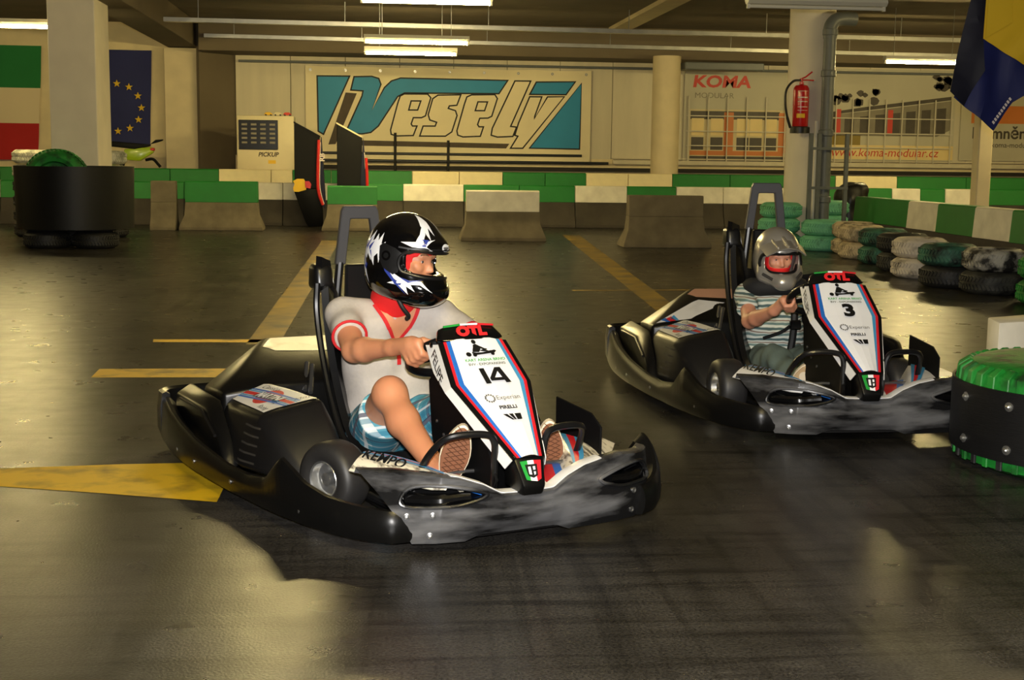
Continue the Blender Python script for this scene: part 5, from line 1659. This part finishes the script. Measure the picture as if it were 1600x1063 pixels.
def person(name, kart, base, label):
    r = empty(name, (0, 0, 0), 0, label, 'person')
    M = Matrix.Translation(kart.location) @ Matrix.Rotation(kart.rotation_euler.z, 4, 'Z') @ Matrix.Scale(kart.scale[0], 4)
    r.location = M @ V(base)
    r.rotation_euler = (0, 0, kart.rotation_euler.z)
    r.scale = kart.scale
    def part(nm, g, m, parent=None, **k):
        if parent is None:
            g = mv(g, (-base[0], -base[1], -base[2]))
        else:
            g = mv(g, (-base[0], -base[1], -base[2]))
        return ob(nm, g, m, parent or r, **k)
    return r, part
def local_dir(kart, d):
    """world direction into the kart's frame"""
    return Matrix.Rotation(-kart.rotation_euler.z, 3, 'Z') @ V(d)

def hand(F, rim, T, O, N, wrist, s=1.0, k=.006):
    """fist closed on the steering wheel rim: T along the rim, O outwards, N towards the driver"""
    F.cap(wrist, rim + O * .022 * s + N * .020 * s, .027 * s, .030 * s, .02)
    F.cap(rim + T * -.028 * s + O * .024 * s + N * .012 * s, rim + T * .030 * s + O * .026 * s + N * .010 * s, .019 * s, .020 * s, .014)
    for t, q in ((-.033, .9), (-.011, 1.0), (.011, 1.03), (.033, .97)):
        c = rim + T * t * s
        p = [c + O * .031 * s * q + N * .006 * s, c + O * .022 * s * q - N * .027 * s * q, c - O * .010 * s - N * .032 * s, c - O * .030 * s - N * .012 * s]
        r = (.0125, .0115, .0105, .0095)
        for i in range(3):
            F.cap(p[i], p[i + 1], r[i] * s, r[i + 1] * s, k)
    p = [rim - T * .018 * s + N * .028 * s + O * .012 * s, rim + T * .018 * s + N * .030 * s - O * .012 * s, rim + T * .040 * s + N * .012 * s - O * .026 * s, rim + T * .042 * s - N * .010 * s - O * .026 * s]
    for i in range(3):
        F.cap(p[i], p[i + 1], (.0145, .0125, .0115, .010)[i] * s, (.0125, .0115, .010)[i] * s, k)

def head_shape(F, H, s=1.0, grow=0.0):
    """head in frame H: x forward, z up"""
    def P(x, y, z):
        return H @ V((x * s, y * s, z * s))
    F.ell(H @ Matrix.Translation((-.005 * s, 0, .03 * s)), [(a * s + grow) for a in (.098, .078, .098)], .03)
    F.ell(H @ Matrix.Translation((.022 * s, 0, -.045 * s)), [(a * s + grow) for a in (.070, .060, .075)], .03)
    return P
def face(F, H, s=1.0):
    def P(x, y, z):
        return H @ V((x * s, y * s, z * s))
    head_shape(F, H, s)
    F.cap(P(.086, 0, .008), P(.107, 0, -.028), .008 * s, .0105 * s, .012)          # nose
    F.cap(P(.097, -.010, -.032), P(.097, .010, -.032), .0075 * s, .0075 * s, .008)
    F.cap(P(.082, -.038, .022), P(.088, .038, .022), .010 * s, .010 * s, .02)      # brow ridge
    F.cap(P(.076, -.042, -.022), P(.070, -.052, -.014), .014 * s, .012 * s, .02)   # cheeks
    F.cap(P(.076, .042, -.022), P(.070, .052, -.014), .014 * s, .012 * s, .02)
    F.cap(P(.084, -.018, -.070), P(.084, .018, -.070), .010 * s, .010 * s, .01)    # mouth
    F.cap(P(.080, 0, -.100), P(.074, 0, -.105), .018 * s, .018 * s, .02)
    for q in (-1, 1):
        F.ell(H @ Matrix.Translation((.096 * s, q * .031 * s, .003 * s)), [.014 * s, .014 * s, .0075 * s], .008, sub=True)
def eyes(part, H, s, parent, look=(1, 0, 0)):
    for q in (-1, 1):
        c = H @ V((.0745 * s, q * .031 * s, .002 * s))
        e = part('eye', sphere(c, .0115 * s, 14, 10), 'eye_white', parent)
        d = (H.to_3x3() @ V(look)).normalized()
        part('iris', sphere(c + d * .0075 * s, .0062 * s, 10, 8), 'eye_iris', e)
        b0, b1, b2 = (H @ V((x * s, q * y * s, z * s)) for x, y, z in ((.094, .014, .026), (.093, .032, .031), (.082, .048, .026)))
        part('eyebrow', tube([b0, b1, b2], .0035 * s, 6), 'brow', parent)

def helmet_field(H, s, moto=False):
    c = H.translation
    R_ = .27 * s
    F = Field([c[i] - R_ for i in range(3)], [c[i] + R_ for i in range(3)], .0055 * s)
    tr = lambda x, y, z: H @ Matrix.Translation((x * s, y * s, z * s))
    F.ell(tr(-.012, 0, .025), [.152 * s, .128 * s, .148 * s], .02)
    F.ell(tr(-.02, 0, -.06), [.138 * s, .122 * s, .115 * s], .05)
    if not moto:
        F.ell(tr(.062, 0, -.100), [.118 * s, .104 * s, .072 * s], .05)
        F.ell(tr(.09, 0, .062), [.065 * s, .085 * s, .035 * s], .03)
    else:
        F.cap(H @ V((.06 * s, -.085 * s, -.09 * s)), H @ V((.155 * s, -.02 * s, -.115 * s)), .045 * s, .034 * s, .05)
        F.cap(H @ V((.06 * s, .085 * s, -.09 * s)), H @ V((.155 * s, .02 * s, -.115 * s)), .045 * s, .034 * s, .05)
        F.cap(H @ V((.150 * s, -.02 * s, -.115 * s)), H @ V((.150 * s, .02 * s, -.115 * s)), .036 * s, .036 * s, .03)
    # hollow, eye port, neck opening
    F.ell(tr(0, 0, .01), [.122 * s, .102 * s, .125 * s], 0, sub=True)
    F.ell(tr(.0, 0, -.09), [.110 * s, .092 * s, .12 * s], 0.01, sub=True)
    if not moto:
        F.cutbox(tr(.125, 0, .000) @ Matrix.Rotation(radians(4), 4, 'Y'), (.095 * s, .112 * s, .040 * s), .03 * s)
    else:
        F.cutbox(tr(.125, 0, -.012), (.085 * s, .097 * s, .056 * s), .04 * s)
    n = H.to_3x3() @ V((-.28, 0, -1))
    p = H @ V((0, 0, -.155 * s))
    F.cut(p, n)
    return F

def balaclava(H, s, neck_to, r0, r1, hole):
    c = H.translation
    R_ = .26 * s
    F = Field([min(c[i], neck_to[i]) - R_ for i in range(3)], [max(c[i], neck_to[i]) + R_ for i in range(3)], .006 * s)
    head_shape(F, H, s, .006)
    F.cap(H @ V((-.02 * s, 0, -.08 * s)), neck_to, r0, r1, .03)
    F.cutbox(H @ Matrix.Translation((.12 * s, 0, hole[0] * s)), (.085 * s, hole[2] * s, hole[1] * s), .02 * s)
    return F

def sole(part, heel, toe, n, s, m_out, parent_name='shoe', lines=True, patch=None):
    """shoe seen from below: n is the direction the sole faces"""
    heel, toe, n = V(heel), V(toe), V(n).normalized()
    L = (toe - heel)
    ln = L.length
    u = L / ln
    n = (n - u * n.dot(u)).normalized()
    w_ = n.cross(u)
    out = []
    for i in range(28):
        a = 2 * pi * i / 28
        x, y = cos(a), sin(a)
        px = .5 + .5 * x
        wd = (.036 + .012 * px + .006 * sin(px * pi * 2 - 2)) * s
        out.append(((px) * ln, wd * y * (1 if y > 0 else .92)))
    def ring(d, k, sh=0):
        return [heel + u * (ln / 2 + (x - ln / 2) * k) + w_ * (y * k) + n * d for x, y in out]
    sh = part('shoe', loft([ring(.006, .98), ring(-.01, 1.0), ring(-.03 * s, .97), ring(-.055 * s, .85), ring(-.075 * s, .6), ring(-.085 * s, .25)]), 'shoe_dark')
    part('midsole', loft([ring(.012, 1.03), ring(.010, 1.06), ring(-.016, 1.06), ring(-.02, 1.0)]), 'shoe_white', sh)
    so = part('outsole', loft([ring(.013, .99), ring(.017, .95), ring(.0172, .5), ring(.0172, .02)]), m_out, sh)
    if lines:
        for k in range(1, 14):
            for sg in (-1, 1):
                c0 = heel + u * (ln * k / 14)
                hw = .034 * s * (sin(pi * min(max(k / 14, .08), .92)) ** .4)
                a, b = c0 - w_ * hw + u * (sg * .018), c0 + w_ * hw - u * (sg * .018)
                part('tread_line', tube([a + n * .018, b + n * .018], .0014, 4), 'sole_lines', so)
    if patch:
        part('sole_patch', loft([[heel + u * (ln * .72 + .25 * ln * .5 * cos(a)) + w_ * (.024 * s * sin(a)) + n * .0178 for a in [i * pi / 8 for i in range(16)]], [heel + u * (ln * .72 + .25 * ln * .5 * cos(a)) + w_ * (.024 * s * sin(a)) + n * .0195 for a in [i * pi / 8 for i in range(16)]]]), patch, so)
    return sh

# ------------------------------------------------------------------ adult driver of the near kart
def adult():
    base = V((-.08, 0, .11))
    root, part = person('person', K1, base, 'adult driver in grey t-shirt, plaid shorts and black helmet, looking towards the second kart')
    f_w = (CAM_R * cos(radians(27)) - CAM_F * sin(radians(27)))
    f_w = V((f_w.x, f_w.y, 0)).normalized() + V((0, 0, -.10))
    up_w = V((0, 0, 1)) + CAM_R * .10
    H = frame((.045, .012, .915), local_dir(K1, f_w), local_dir(K1, up_w))
    hs = 1.08
    wc, e2, N = WHEEL_C, WHEEL_E, WHEEL_N
    angR = radians(160)
    def rimp(a):
        return wc + V((0, 1, 0)) * .155 * cos(a) + e2 * .155 * sin(a), -V((0, 1, 0)) * sin(a) + e2 * cos(a), V((0, 1, 0)) * cos(a) + e2 * sin(a)
    pR, tR, oR = rimp(angR)
    pL, tL, oL = rimp(radians(10))
    shR, shL = V((-.10, -.205, .675)), V((-.03, .20, .66))
    elR, elL = V((.16, -.262, .575)), V((.18, .29, .55))
    wrR, wrL = V((.40, -.200, .615)), V((.38, .20, .58))
    hipR, hipL = V((-.03, -.10, .20)), V((-.03, .10, .20))
    knR, knL = V((.36, -.195, .430)), V((.40, .20, .43))
    anR, anL = V((.755, -.178, .225)), V((.72, .25, .22))
    def torso(F, g=0.0, k=.05):
        for q in (-1, 1):
            F.cap((-.06, q * .065, .21), (-.11, q * .060, .33), .100 + g, .094 + g, k)
            F.cap((-.11, q * .060, .33), (-.12, q * .078, .50), .094 + g, .100 + g, k)
            F.cap((-.12, q * .078, .50), (-.09, q * .095, .62), .098 + g, .070 + g, k)
        F.cap(shR, shL, .058 + g, .058 + g, k)
        F.cap(V((-.08, 0, .66)), V((-.05, 0, .73)), .075 + g * .5, .055 + g * .5, .03)
    F = Field((-.32, -.42, .02), (1.0, .42, 1.12), .0075)
    torso(F)
    F.cap((-.055, 0, .68), (.0, .005, .83), .060, .056, .03)
    for sh, el, wr in ((shR, elR, wrR), (shL, elL, wrL)):
        F.cap(sh, el, .056, .046, .03)
        m_ = el + (wr - el) * .28
        F.cap(el, m_, .044, .046, .02)
        F.cap(m_, wr, .046, .029, .02)
    hand(F, pR, tR * -1, oR, N, wrR, 1.15)
    hand(F, pL, tL, oL, N, wrL, 1.15)
    for hp, kn, an in ((hipR, knR, anR), (hipL, knL, anL)):
        F.cap(hp, kn, .098, .064, .03)
        F.cap(kn + V((.01, 0, .012)), kn, .058, .060, .02)
        cf = kn + (an - kn) * .35 + V((-.02, 0, -.012))
        F.cap(kn, cf, .056, .060, .03)
        F.cap(cf, an, .058, .036, .03)
        F.cap(an, an + V((.05, .01, .015)), .040, .036, .02)
    face(F, H, hs)
    body = part('body', F.mesh(), 'skin_adult', sharp=80)
    eyes(part, H, hs, body, (1, -.15, 0))
    # t-shirt
    S = Field((-.36, -.42, .10), (.35, .42, .82), .008)
    torso(S, .021)
    for sh, el in ((shR, elR), (shL, elL)):
        S.cap(sh, sh + (el - sh) * .62, .064, .066, .035)
    S.wrinkle(.013, 42, 2, 6)
    S.cut((0, 0, .215), V((.25, 0, -1)))
    for sh, el in ((shR, elR), (shL, elL)):
        d = (el - sh).normalized()
        p = sh + (el - sh) * .60
        # trim the sleeve square to the arm, only round the arm
        X, Y, Z = np.meshgrid(*S.ax, indexing='ij', sparse=True)
        dist = ((X - p.x) * d.x + (Y - p.y) * d.y + (Z - p.z) * d.z)
        near = ((X - p.x) ** 2 + (Y - p.y) ** 2 + (Z - p.z) ** 2) < .14 ** 2
        S.d = np.where(near, np.maximum(S.d, dist), S.d).astype(np.float32)
    gS = S.mesh()
    shirt = part('t_shirt', gS, 'shirt_grey', sharp=80)
    bvs = bvh_of(gS)
    for sh, el in ((shR, elR), (shL, elL)):
        d = (el - sh).normalized()
        p = sh + (el - sh) * .585
        fr = frame(p, d, (0, 0, 1))
        ringp = [fr @ V((0, .067 * cos(a), .067 * sin(a))) for a in [i * 2 * pi / 28 for i in range(28)]]
        part('sleeve_trim', tube(ringp, .006, 8, closed=True), 'trim_red', shirt)
    # v neck: bare skin, red collar and placket laid on the shirt front
    Mv = frame((.6, 0, .62), (0, 1, 0), (1, 0, .12))
    vx = -.012
    vpoly = [(-.085 + vx, .170), (.085 + vx, .170), (.045 + vx, .085), (.004 + vx, .020), (-.004 + vx, .020), (-.045 + vx, .085)]
    part('bare_chest', stamp([vpoly], Mv, bvs, .004, .012), 'skin_adult', shirt)
    def strip(a, b, w_):
        a, b = V(a), V(b)
        d = (b - a).normalized()
        n = V((-d.y, d.x)) * w_
        return [tuple(a + n), tuple(a - n), tuple(b - n), tuple(b + n)]
    for q in (-1, 1):
        part('collar_trim', stamp([strip((q * .092 + vx, .180), (q * .047 + vx, .085), .008), strip((q * .047 + vx, .088), (vx, .014), .008)], Mv, bvs, .007, .012), 'trim_red', shirt)
    part('placket', stamp([strip((vx, .02), (vx, -.065), .010)], Mv, bvs, .006, .012), 'trim_red', shirt)
    # shorts
    Q = Field((-.25, -.40, .04), (.50, .42, .56), .008)
    for q in (-1, 1):
        Q.cap((-.07, q * .07, .19), (-.08, q * .07, .26), .122, .118, .05)
    for hp, kn in ((hipR, knR), (hipL, knL)):
        Q.cap(hp, hp + (kn - hp) * .70 + V((0, 0, -.028)), .116, .104, .04)
    Q.wrinkle(.008, 30, 5)
    for hp, kn in ((hipR, knR), (hipL, knL)):
        d = (kn - hp).normalized() + V((.0, 0, .10))
        p = hp + (kn - hp) * .66
        X, Y, Z = np.meshgrid(*Q.ax, indexing='ij', sparse=True)
        dist = ((X - p.x) * d.x + (Y - p.y) * d.y + (Z - p.z) * d.z)
        sidem = (Y < .02) if hp.y < 0 else (Y > .02)
        Q.d = np.where(sidem & (X > .02), np.maximum(Q.d, dist), Q.d).astype(np.float32)
    part('plaid_shorts', Q.mesh(), 'plaid', sharp=80)
    # hood and helmet
    B = balaclava(H, hs, V((-.050, -.005, .745)), .074, .098, (-.014, .036, .062))
    part('neck_warmer', B.mesh(), 'hood_red', sharp=80)
    HF = helmet_field(H, hs)
    gH = HF.mesh()
    hel = part('helmet', gH, 'helmet_black', sharp=80)
    bvh_ = bvh_of(gH)
    T = lambda x, y, z: H @ V((x * hs, y * hs, z * hs))
    # eye port rubber
    prt = [T(.135, -.055, .043), T(.10, -.105, .040), T(.052, -.124, .030), T(.036, -.126, .0), T(.05, -.122, -.035), T(.10, -.112, -.042), T(.145, -.072, -.043), T(.165, 0, -.043), T(.145, .072, -.043), T(.10, .112, -.042), T(.05, .122, -.035), T(.036, .126, .0), T(.052, .124, .03), T(.10, .105, .04), T(.135, .055, .043), T(.148, 0, .044)]
    prt2 = []
    for p in smooth_path([tuple(p) for p in prt], 4, True):
        h = bvh_.find_nearest(p)
        prt2.append(h[0])
    part('eye_port_seal', tube(prt2, .0075, 8, closed=True), 'visor_trim', hel)
    for q in (-1, 1):
        Ms = H @ Matrix.Translation((0, q * .3, 0)) @ (Matrix.Rotation(-q * pi / 2, 4, 'X'))
        # pivot cover of the raised visor, in the side plane (x forward, local y = -+z)
        sy = q
        def sp(pts):
            return [(x * hs, -q * z * hs) if q > 0 else (x * hs, z * hs) for x, z in pts]
        Ms = H @ Matrix(((1, 0, 0, 0), (0, 0, q, q * .3), (0, -q * 1.0, 0, 0), (0, 0, 0, 1))) if q > 0 else H @ Matrix(((1, 0, 0, 0), (0, 0, -1, -.3), (0, 1, 0, 0), (0, 0, 0, 1)))
        part('visor_pivot', stamp([sp([(-.045, .045), (-.03, .058), (.02, .045), (.045, .03), (.038, -.04), (.02, -.05), (-.02, -.03), (-.04, .0)])], Ms, bvh_, .006, .012), 'visor_trim', hel)
        for r_ in (.018, .010):
            part('pivot_ring', stamp([sp([((-.012 + r_ * cos(a)), (.014 + r_ * sin(a))) for a in [i * pi / 8 for i in range(16)]])], Ms, bvh_, .007 + .02 * (0.02 - r_), .01), 'helmet_black' if r_ > .015 else 'visor_trim', hel)
        part('visor_edge', tube([bvh_.find_nearest(T(x, -q * -1 * y, z))[0] for x, y, z in ((.03, .125, .052), (.08, .118, .05), (.12, .09, .052), (.15, .04, .054), (.156, 0, .055))], .006, 6), 'visor_trim', hel)
        white = [
            [(-.150, .02), (-.115, .095), (-.112, .06), (-.085, .098), (-.090, .058), (-.060, .075), (-.078, .04), (-.058, .045), (-.072, .015), (-.068, -.03), (-.09, .0), (-.085, -.015), (-.11, .01), (-.115, -.01)],
            [(-.150, .018), (-.13, .012), (-.112, -.045), (-.095, -.098), (-.122, -.055), (-.14, -.02)],
            [(x + .042, z + .048) for x, z in ((-.075, -.045), (-.045, -.075), (-.012, -.098), (.02, -.114), (.075, -.112), (.115, -.150), (.075, -.126), (.045, -.128), (.062, -.152), (.03, -.136), (.038, -.165), (.0, -.134), (-.045, -.132), (-.010, -.118), (-.045, -.096))],
            [(x + .045, z + .012) for x, z in ((-.135, .03), (-.112, .075), (-.105, .05), (-.088, .082), (-.088, .04), (-.07, .05), (-.082, .018), (-.09, -.03), (-.1, .005), (-.118, -.012))],
            [(x + .032, z + .004) for x, z in ((.0, .066), (.042, .052), (.075, .052), (.112, .038), (.088, .058), (.098, .085), (.075, .072), (.066, .10), (.040, .135), (.052, .098), (.050, .072))],
        ]
        blue = [
            [(-.135, .0), (-.128, -.035), (-.110, -.05), (-.104, -.03), (-.112, -.022), (-.118, -.038), (-.128, -.01)],
            [(x + .042, z + .048) for x, z in ((-.080, -.035), (-.055, -.090), (-.02, -.125), (.03, -.165), (-.005, -.128), (-.03, -.098), (-.055, -.065))],
            [(x + .042, z + .048) for x, z in ((.0, -.104), (.035, -.122), (.080, -.106), (.04, -.114))],
            [(x + .032, z + .004) for x, z in ((.066, .082), (.086, .082), (.086, .058), (.072, .056), (.078, .074))],
            [(x + .042, z + .048) for x, z in ((-.02, -.118), (-.005, -.118), (-.01, -.13), (.012, -.126), (.008, -.134), (-.016, -.132))],
        ]
        fine = [[(-.142, .03), (-.108, .07), (-.135, .02)], [(-.125, .035), (-.092, .075), (-.12, .022)], [(-.108, .035), (-.078, .06), (-.1, .02)], [(-.098, .02), (-.08, -.005), (-.092, .025)]]
        for p in white:
            part('white_flame', stamp([sp(p)], Ms, bvh_, .0012, .008), 'decal_white', hel)
        for p in blue + fine:
            part('blue_flame', stamp([sp(p)], Ms, bvh_, .0022, .008), 'decal_blue', hel)
    # crown flashes
    Mt = H @ Matrix.Translation((0, 0, .4))
    for q in (-1, 1):
        part('white_flame', stamp([[(.02 * hs, q * .02 * hs), (.07 * hs, q * .055 * hs), (.125 * hs, q * .058 * hs), (.09 * hs, q * .035 * hs), (.12 * hs, q * .028 * hs), (.07 * hs, q * .018 * hs)]], Mt, bvh_, .0012, .01), 'decal_white', hel)
    # brow badge
    Mf = H @ Matrix.Translation((.4, 0, 0)) @ Matrix(((0, 0, 1, 0), (1, 0, 0, 0), (0, 1, 0, 0), (0, 0, 0, 1)))
    part('badge', stamp([[(.026 * cos(a), .068 + .014 * sin(a)) for a in [i * pi / 10 for i in range(20)]]], Mf, bvh_, .003, .01), 'decal_white', hel)
    part('badge_mark', stamp([[(-.018, .064), (.018, .064), (.018, .0715), (-.018, .0715)]], Mf, bvh_, .004, .01), 'print_grey', hel)
    # chin strap
    part('chin_strap', tube(smooth_path([T(.02, -.085, -.13), T(.045, -.075, -.17), T(.06, -.05, -.20), T(.045, -.035, -.215)], 5), [.009] * 16, 8), 'strap_black', hel)
    # shoes: the soles face forwards on the pedals
    sole(part, (.845, -.188, .165), (.895, -.138, .400), (.88, -.40, -.05), 1.08, 'sole_brown')
    sole(part, (.80, .262, .135), (.83, .236, .375), (.90, -.36, -.05), 1.08, 'sole_brown')
adult()

# ------------------------------------------------------------------ child driver of the far kart
def child():
    base = V((-.14, -.03, .10))
    root, part = person('person', K2, base, 'child driver in striped t-shirt, grey-green trousers and silver helmet')
    f_w = V((-CAM_F.x, -CAM_F.y, 0)).normalized() + V((CAM_R.x, CAM_R.y, 0)) * .10 + V((0, 0, -.12))
    H = frame((-.085, -.045, .735), local_dir(K2, f_w), local_dir(K2, V((0, 0, 1)) + CAM_R * -.03))
    hs = .90
    s = .80
    wc, e2, N = WHEEL_C, WHEEL_E, WHEEL_N
    def rimp(a):
        return wc + V((0, 1, 0)) * .155 * cos(a) + e2 * .155 * sin(a), -V((0, 1, 0)) * sin(a) + e2 * cos(a), V((0, 1, 0)) * cos(a) + e2 * sin(a)
    pR, tR, oR = rimp(radians(204))
    pL, tL, oL = rimp(radians(-10))
    cx = -.03
    shR, shL = V((-.14, -.185, .525)), V((-.10, .115, .525))
    elR, elL = V((.06, -.225, .42)), V((.12, .20, .42))
    wrR, wrL = V((.33, -.185, .505)), V((.36, .17, .53))
    hipR, hipL = V((-.10, -.11, .17)), V((-.10, .05, .17))
    knR, knL = V((.22, -.13, .245)), V((.24, .10, .26))
    anR, anL = V((.52, -.10, .15)), V((.52, .16, .15))
    def torso(F, g=0.0, k=.04):
        for q in (-1, 1):
            F.cap((-.13, cx + q * .05, .17), (-.15, cx + q * .055, .32), .085 + g, .082 + g, k)
            F.cap((-.15, cx + q * .055, .32), (-.14, cx + q * .065, .48), .084 + g, .066 + g, k)
        F.cap(shR, shL, .050 + g, .050 + g, k)
    F = Field((-.30, -.36, .02), (.68, .34, .96), .0065)
    torso(F)
    F.cap((-.13, -.035, .52), (-.10, -.04, .64), .046, .044, .03)
    for sh, el, wr in ((shR, elR, wrR), (shL, elL, wrL)):
        F.cap(sh, el, .044, .037, .02)
        m_ = el + (wr - el) * .3
        F.cap(el, m_, .036, .038, .02)
        F.cap(m_, wr, .038, .025, .02)
    hand(F, pR, tR * -1, oR, N, wrR, .92)
    hand(F, pL, tL, oL, N, wrL, .92)
    for hp, kn, an in ((hipR, knR, anR), (hipL, knL, anL)):
        F.cap(hp, kn, .072, .05, .03)
        F.cap(kn, an, .048, .032, .03)
    face(F, H, hs)
    body = part('body', F.mesh(), 'skin_child', sharp=80)
    eyes(part, H, hs, body)
    S = Field((-.34, -.36, .10), (.24, .34, .66), .007)
    torso(S, .018)
    for sh, el in ((shR, elR), (shL, elL)):
        S.cap(sh, sh + (el - sh) * .62, .057, .060, .03)
    S.wrinkle(.012, 48, 4, 6)
    S.cut((0, 0, .20), V((.2, 0, -1)))
    for sh, el in ((shR, elR), (shL, elL)):
        d = (el - sh).normalized()
        p = sh + (el - sh) * .55
        X, Y, Z = np.meshgrid(*S.ax, indexing='ij', sparse=True)
        dist = ((X - p.x) * d.x + (Y - p.y) * d.y + (Z - p.z) * d.z)
        near = ((X - p.x) ** 2 + (Y - p.y) ** 2 + (Z - p.z) ** 2) < .12 ** 2
        S.d = np.where(near, np.maximum(S.d, dist), S.d).astype(np.float32)
    part('striped_t_shirt', S.mesh(), 'striped_tee', sharp=80)
    Q = Field((-.28, -.30, .03), (.60, .32, .40), .007)
    for q in (-1, 1):
        Q.cap((-.13, cx + q * .05, .16), (-.13, cx + q * .05, .23), .096, .094, .04)
    for hp, kn, an in ((hipR, knR, anR), (hipL, knL, anL)):
        Q.cap(hp, kn, .088, .070, .04)
        Q.cap(kn, kn + (an - kn) * .85, .068, .056, .03)
    Q.wrinkle(.018, 40, 6, 6)
    part('trousers', Q.mesh(), 'trousers', sharp=80)
    # padded black neck brace and harness
    c0 = V((-.115, -.04, .575))
    ringp = [c0 + V((.075 * cos(a), .125 * sin(a), .012 * cos(a))) for a in [i * 2 * pi / 32 for i in range(32)]]
    nb = part('neck_brace', tube(ringp, [.046 + .012 * (0.5 - 0.5 * cos(i * 2 * pi / 32)) for i in range(32)], 12, closed=True), 'vest_black')
    part('brace_label', box2(-.072, -.064, -.175, -.15, .575, .615), 'hood_red', nb)
    hn = part('harness', tube(smooth_path([(-.03, .02, .56), (.0, .03, .46), (-.01, .03, .34), (-.02, .02, .24)], 5), .020, 8), 'strap_black')
    part('harness_strap', tube(smooth_path([(-.01, .03, .40), (.02, -.04, .36), (-.03, -.12, .32)], 5), .010, 6), 'strap_black', hn)
    part('buckle', box2(.005, .03, .0, .06, .37, .42, .006), 'gloss_black', hn)
    B = balaclava(H, hs, V((-.10, -.04, .60)), .062, .066, (-.010, .036, .066))
    part('neck_warmer', B.mesh(), 'hood_red', sharp=80)
    HF = helmet_field(H, hs, True)
    gH = HF.mesh()
    hel = part('helmet', gH, 'helmet_silver', sharp=80)
    bvh_ = bvh_of(gH)
    T = lambda x, y, z: H @ V((x * hs, y * hs, z * hs))
    # peak
    def pk(u, v):
        a = (v - .5) * 2
        return T(.09 + .135 * u - .05 * abs(a) ** 2 * (.6 + .4 * u), a * (.125 - .010 * u), .110 - .028 * u - .040 * abs(a) ** 2 + .012 * (1 - a * a))
    peak = part('peak', thick(grid(pk, 10, 20), .007), 'helmet_silver', hel)
    part('peak_rib', tube([pk(u, .5) + (H.to_3x3() @ V((0, 0, .004))) for u in (0, .3, .6, .9)], [.012, .011, .009, .005], 8), 'helmet_silver', peak)
    for q in (.27, .73):
        part('peak_rib', tube([pk(u, q) + (H.to_3x3() @ V((0, 0, .003))) for u in (0, .4, .8)], [.008, .008, .004], 8), 'helmet_silver', peak)
    port = [T(.125, 0, .044), T(.115, -.06, .040), T(.07, -.10, .03), T(.055, -.108, -.012), T(.07, -.10, -.05), T(.115, -.06, -.066), T(.145, 0, -.070), T(.115, .06, -.066), T(.07, .10, -.05), T(.055, .108, -.012), T(.07, .10, .03), T(.115, .06, .040)]
    part('eye_port_seal', tube([bvh_.find_nearest(p)[0] for p in smooth_path([tuple(p) for p in port], 4, True)], .010, 8, closed=True), 'visor_trim', hel)
    part('chin_vent', hull([T(.185, -.020, -.095), T(.185, .020, -.095), T(.192, 0, -.090), T(.190, -.014, -.125), T(.190, .014, -.125), T(.180, 0, -.146), T(.165, -.02, -.1), T(.165, .02, -.1)], .003, 2), 'helmet_silver', hel)
    for q in (-1, 1):
        part('side_vent', tube([bvh_.find_nearest(T(.10, q * .11, -.075))[0], bvh_.find_nearest(T(.15, q * .06, -.10))[0]], .008, 8), 'helmet_dark', hel)
    sole(part, (.50, -.115, .09), (.555, -.085, .27), (.9, -.30, -.05), .98, 'sole_tan', lines=False, patch='shoe_white')
    sole(part, (.53, .165, .09), (.58, .160, .27), (.93, -.2, -.1), .98, 'sole_tan', lines=False, patch='shoe_white')
child()
